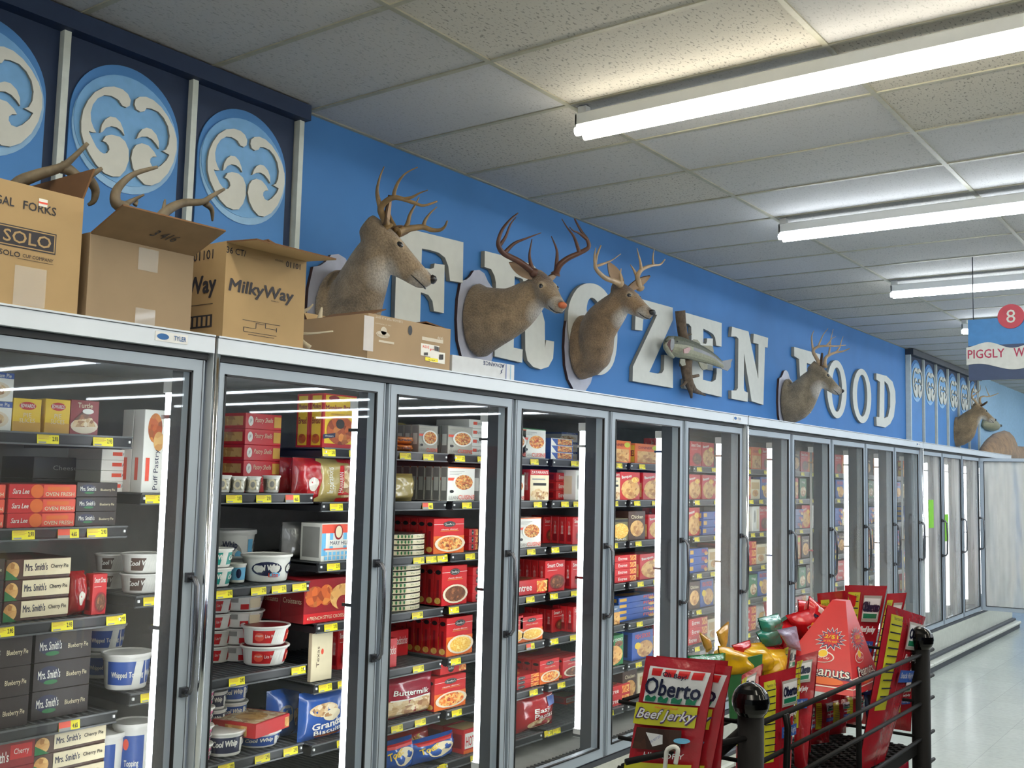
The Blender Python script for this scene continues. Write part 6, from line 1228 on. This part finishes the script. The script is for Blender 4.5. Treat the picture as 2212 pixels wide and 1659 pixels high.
# green tray edge, yellow, teal and red bags
b = MB(); q4 = [PY(*Z('r3', 530, 1330), .94), PY(*Z('r3', 1085, 1205), .90), PY(*Z('r3', 1060, 2150), .90), PY(*Z('r3', 580, 2250), .94)]
b.prism(q4, (q4[1]-q4[0]).cross(q4[2]-q4[0]).normalized()*.004, col('tray_green', 50, 116, 66, rough=.6)); tag(b.build('display_tray'), 'plain green cardboard tray side standing in the rack', 'display tray')
blob('yellow chip bag lying at the left of the yellow pile', 'r3', (375, 1060), (880, 1150), (900, 1600), (450, 1600), .99, .97, YB_, .07, seed=71)
blob('middle yellow chip bag of the pile behind the green tray', 'r3', (700, 1060), (1090, 1010), (1180, 1500), (760, 1560), .98, .95, YB_, .07, seed=72)
blob('right yellow chip bag touching the front jerky packs', 'r3', (1110, 1130), (1445, 1125), (1400, 1700), (1080, 1800), .94, .915, YB_, .05, seed=73)
blob('thin gold wrapper sticking up near the freezer lamp', 'r3', (350, 850), (545, 680), (500, 1080), (430, 1100), 1.0, .99, GD_, .010, seed=74)
blob('small gold wrapper end curling down at the far left', 'r3', (80, 850), (240, 960), (275, 1120), (190, 1180), 1.01, 1.0, GD_, .010, seed=75)
blob('shiny green foil bag top behind the big jerky bags', 'r3', (-100, 1230), (488, 1182), (488, 1700), (-60, 1700), .96, .94, GF, .02, seed=76)
blob('upper teal snack bag with crimped end', 'r3', (1010, 630), (1330, 550), (1420, 850), (1090, 900), 1.0, .98, GB_, .03, seed=77)
blob('lower teal snack bag below the other teal one', 'r3', (985, 860), (1470, 590), (1420, 1120), (1120, 1120), .97, .96, GB_, .03, seed=78)
blob('red snack bag end behind the yellow pile', 'r3', (600, 1060), (880, 975), (900, 1200), (640, 1200), 1.02, 1.01, RB_, .02, seed=79)
blob('red snack bag under the teal bags', 'r3', (1060, 1050), (1400, 1020), (1400, 1400), (1080, 1400), .985, .97, RB_, .04, seed=80)
blob('red peanut bag at left of the pile with silver fold', 'r3', (1230, 800), (1520, 620), (1720, 1060), (1330, 1120), .95, .93, RB_, .04, FLo, seed=81)
blob('large red Frito Lay peanut bag in the middle of the pile', 'r3', (1455, 590), (1960, 440), (2020, 900), (1720, 1030), .925, .90, RB_, .05, FLo, seed=82)
blob('topmost red snack bag above the peanut bags', 'r3', (1650, 335), (2150, 400), (2160, 700), (1660, 640), .98, .95, RB_, .04, seed=83)
blob('red snack bag directly left of the pyramid carton tip', 'r4', (60, 280), (330, 520), (220, 1000), (20, 700), .91, .90, RB_, .04, [('r', .2, .8, .55, .75, PWH), ('t', 'nuts', .5, .3, .8, .25, NVY, dict(bold=.1))], seed=84)
blob('silver bag back folded over in front of the red bags', 'r3', (1320, 820), (1620, 760), (1700, 1150), (1480, 1080), .905, .89, crinkle('bag_silver', (170, 166, 200), bump=.9, scale=30), .02, seed=85)
blob('rounded red hang tab behind the pyramid carton tip', 'r4', (690, 250), (860, 300), (860, 540), (760, 480), .90, .89, RB_, .006, seed=86)
# bags on the shelf below
for i, (q, mm) in enumerate((((1250, 1300, 1440, 1290, 1450, 1900, 1100, 1900), BAGP), ((1560, 1420, 1780, 1380, 1800, 1950, 1500, 1950), BAGP), ((820, 1430, 1080, 1380, 1090, 1950, 700, 1950), YB_))):
    P = [(q[0], q[1]), (q[2], q[3]), (q[4], q[5]), (q[6], q[7])]
    Yq = .92
    blob(('dark red', 'far dark red', 'yellow')[i]+' snack bag on the lower rack shelf', 'r2', *P, Yq, Yq-.03, mm, .05, seed=90+i)
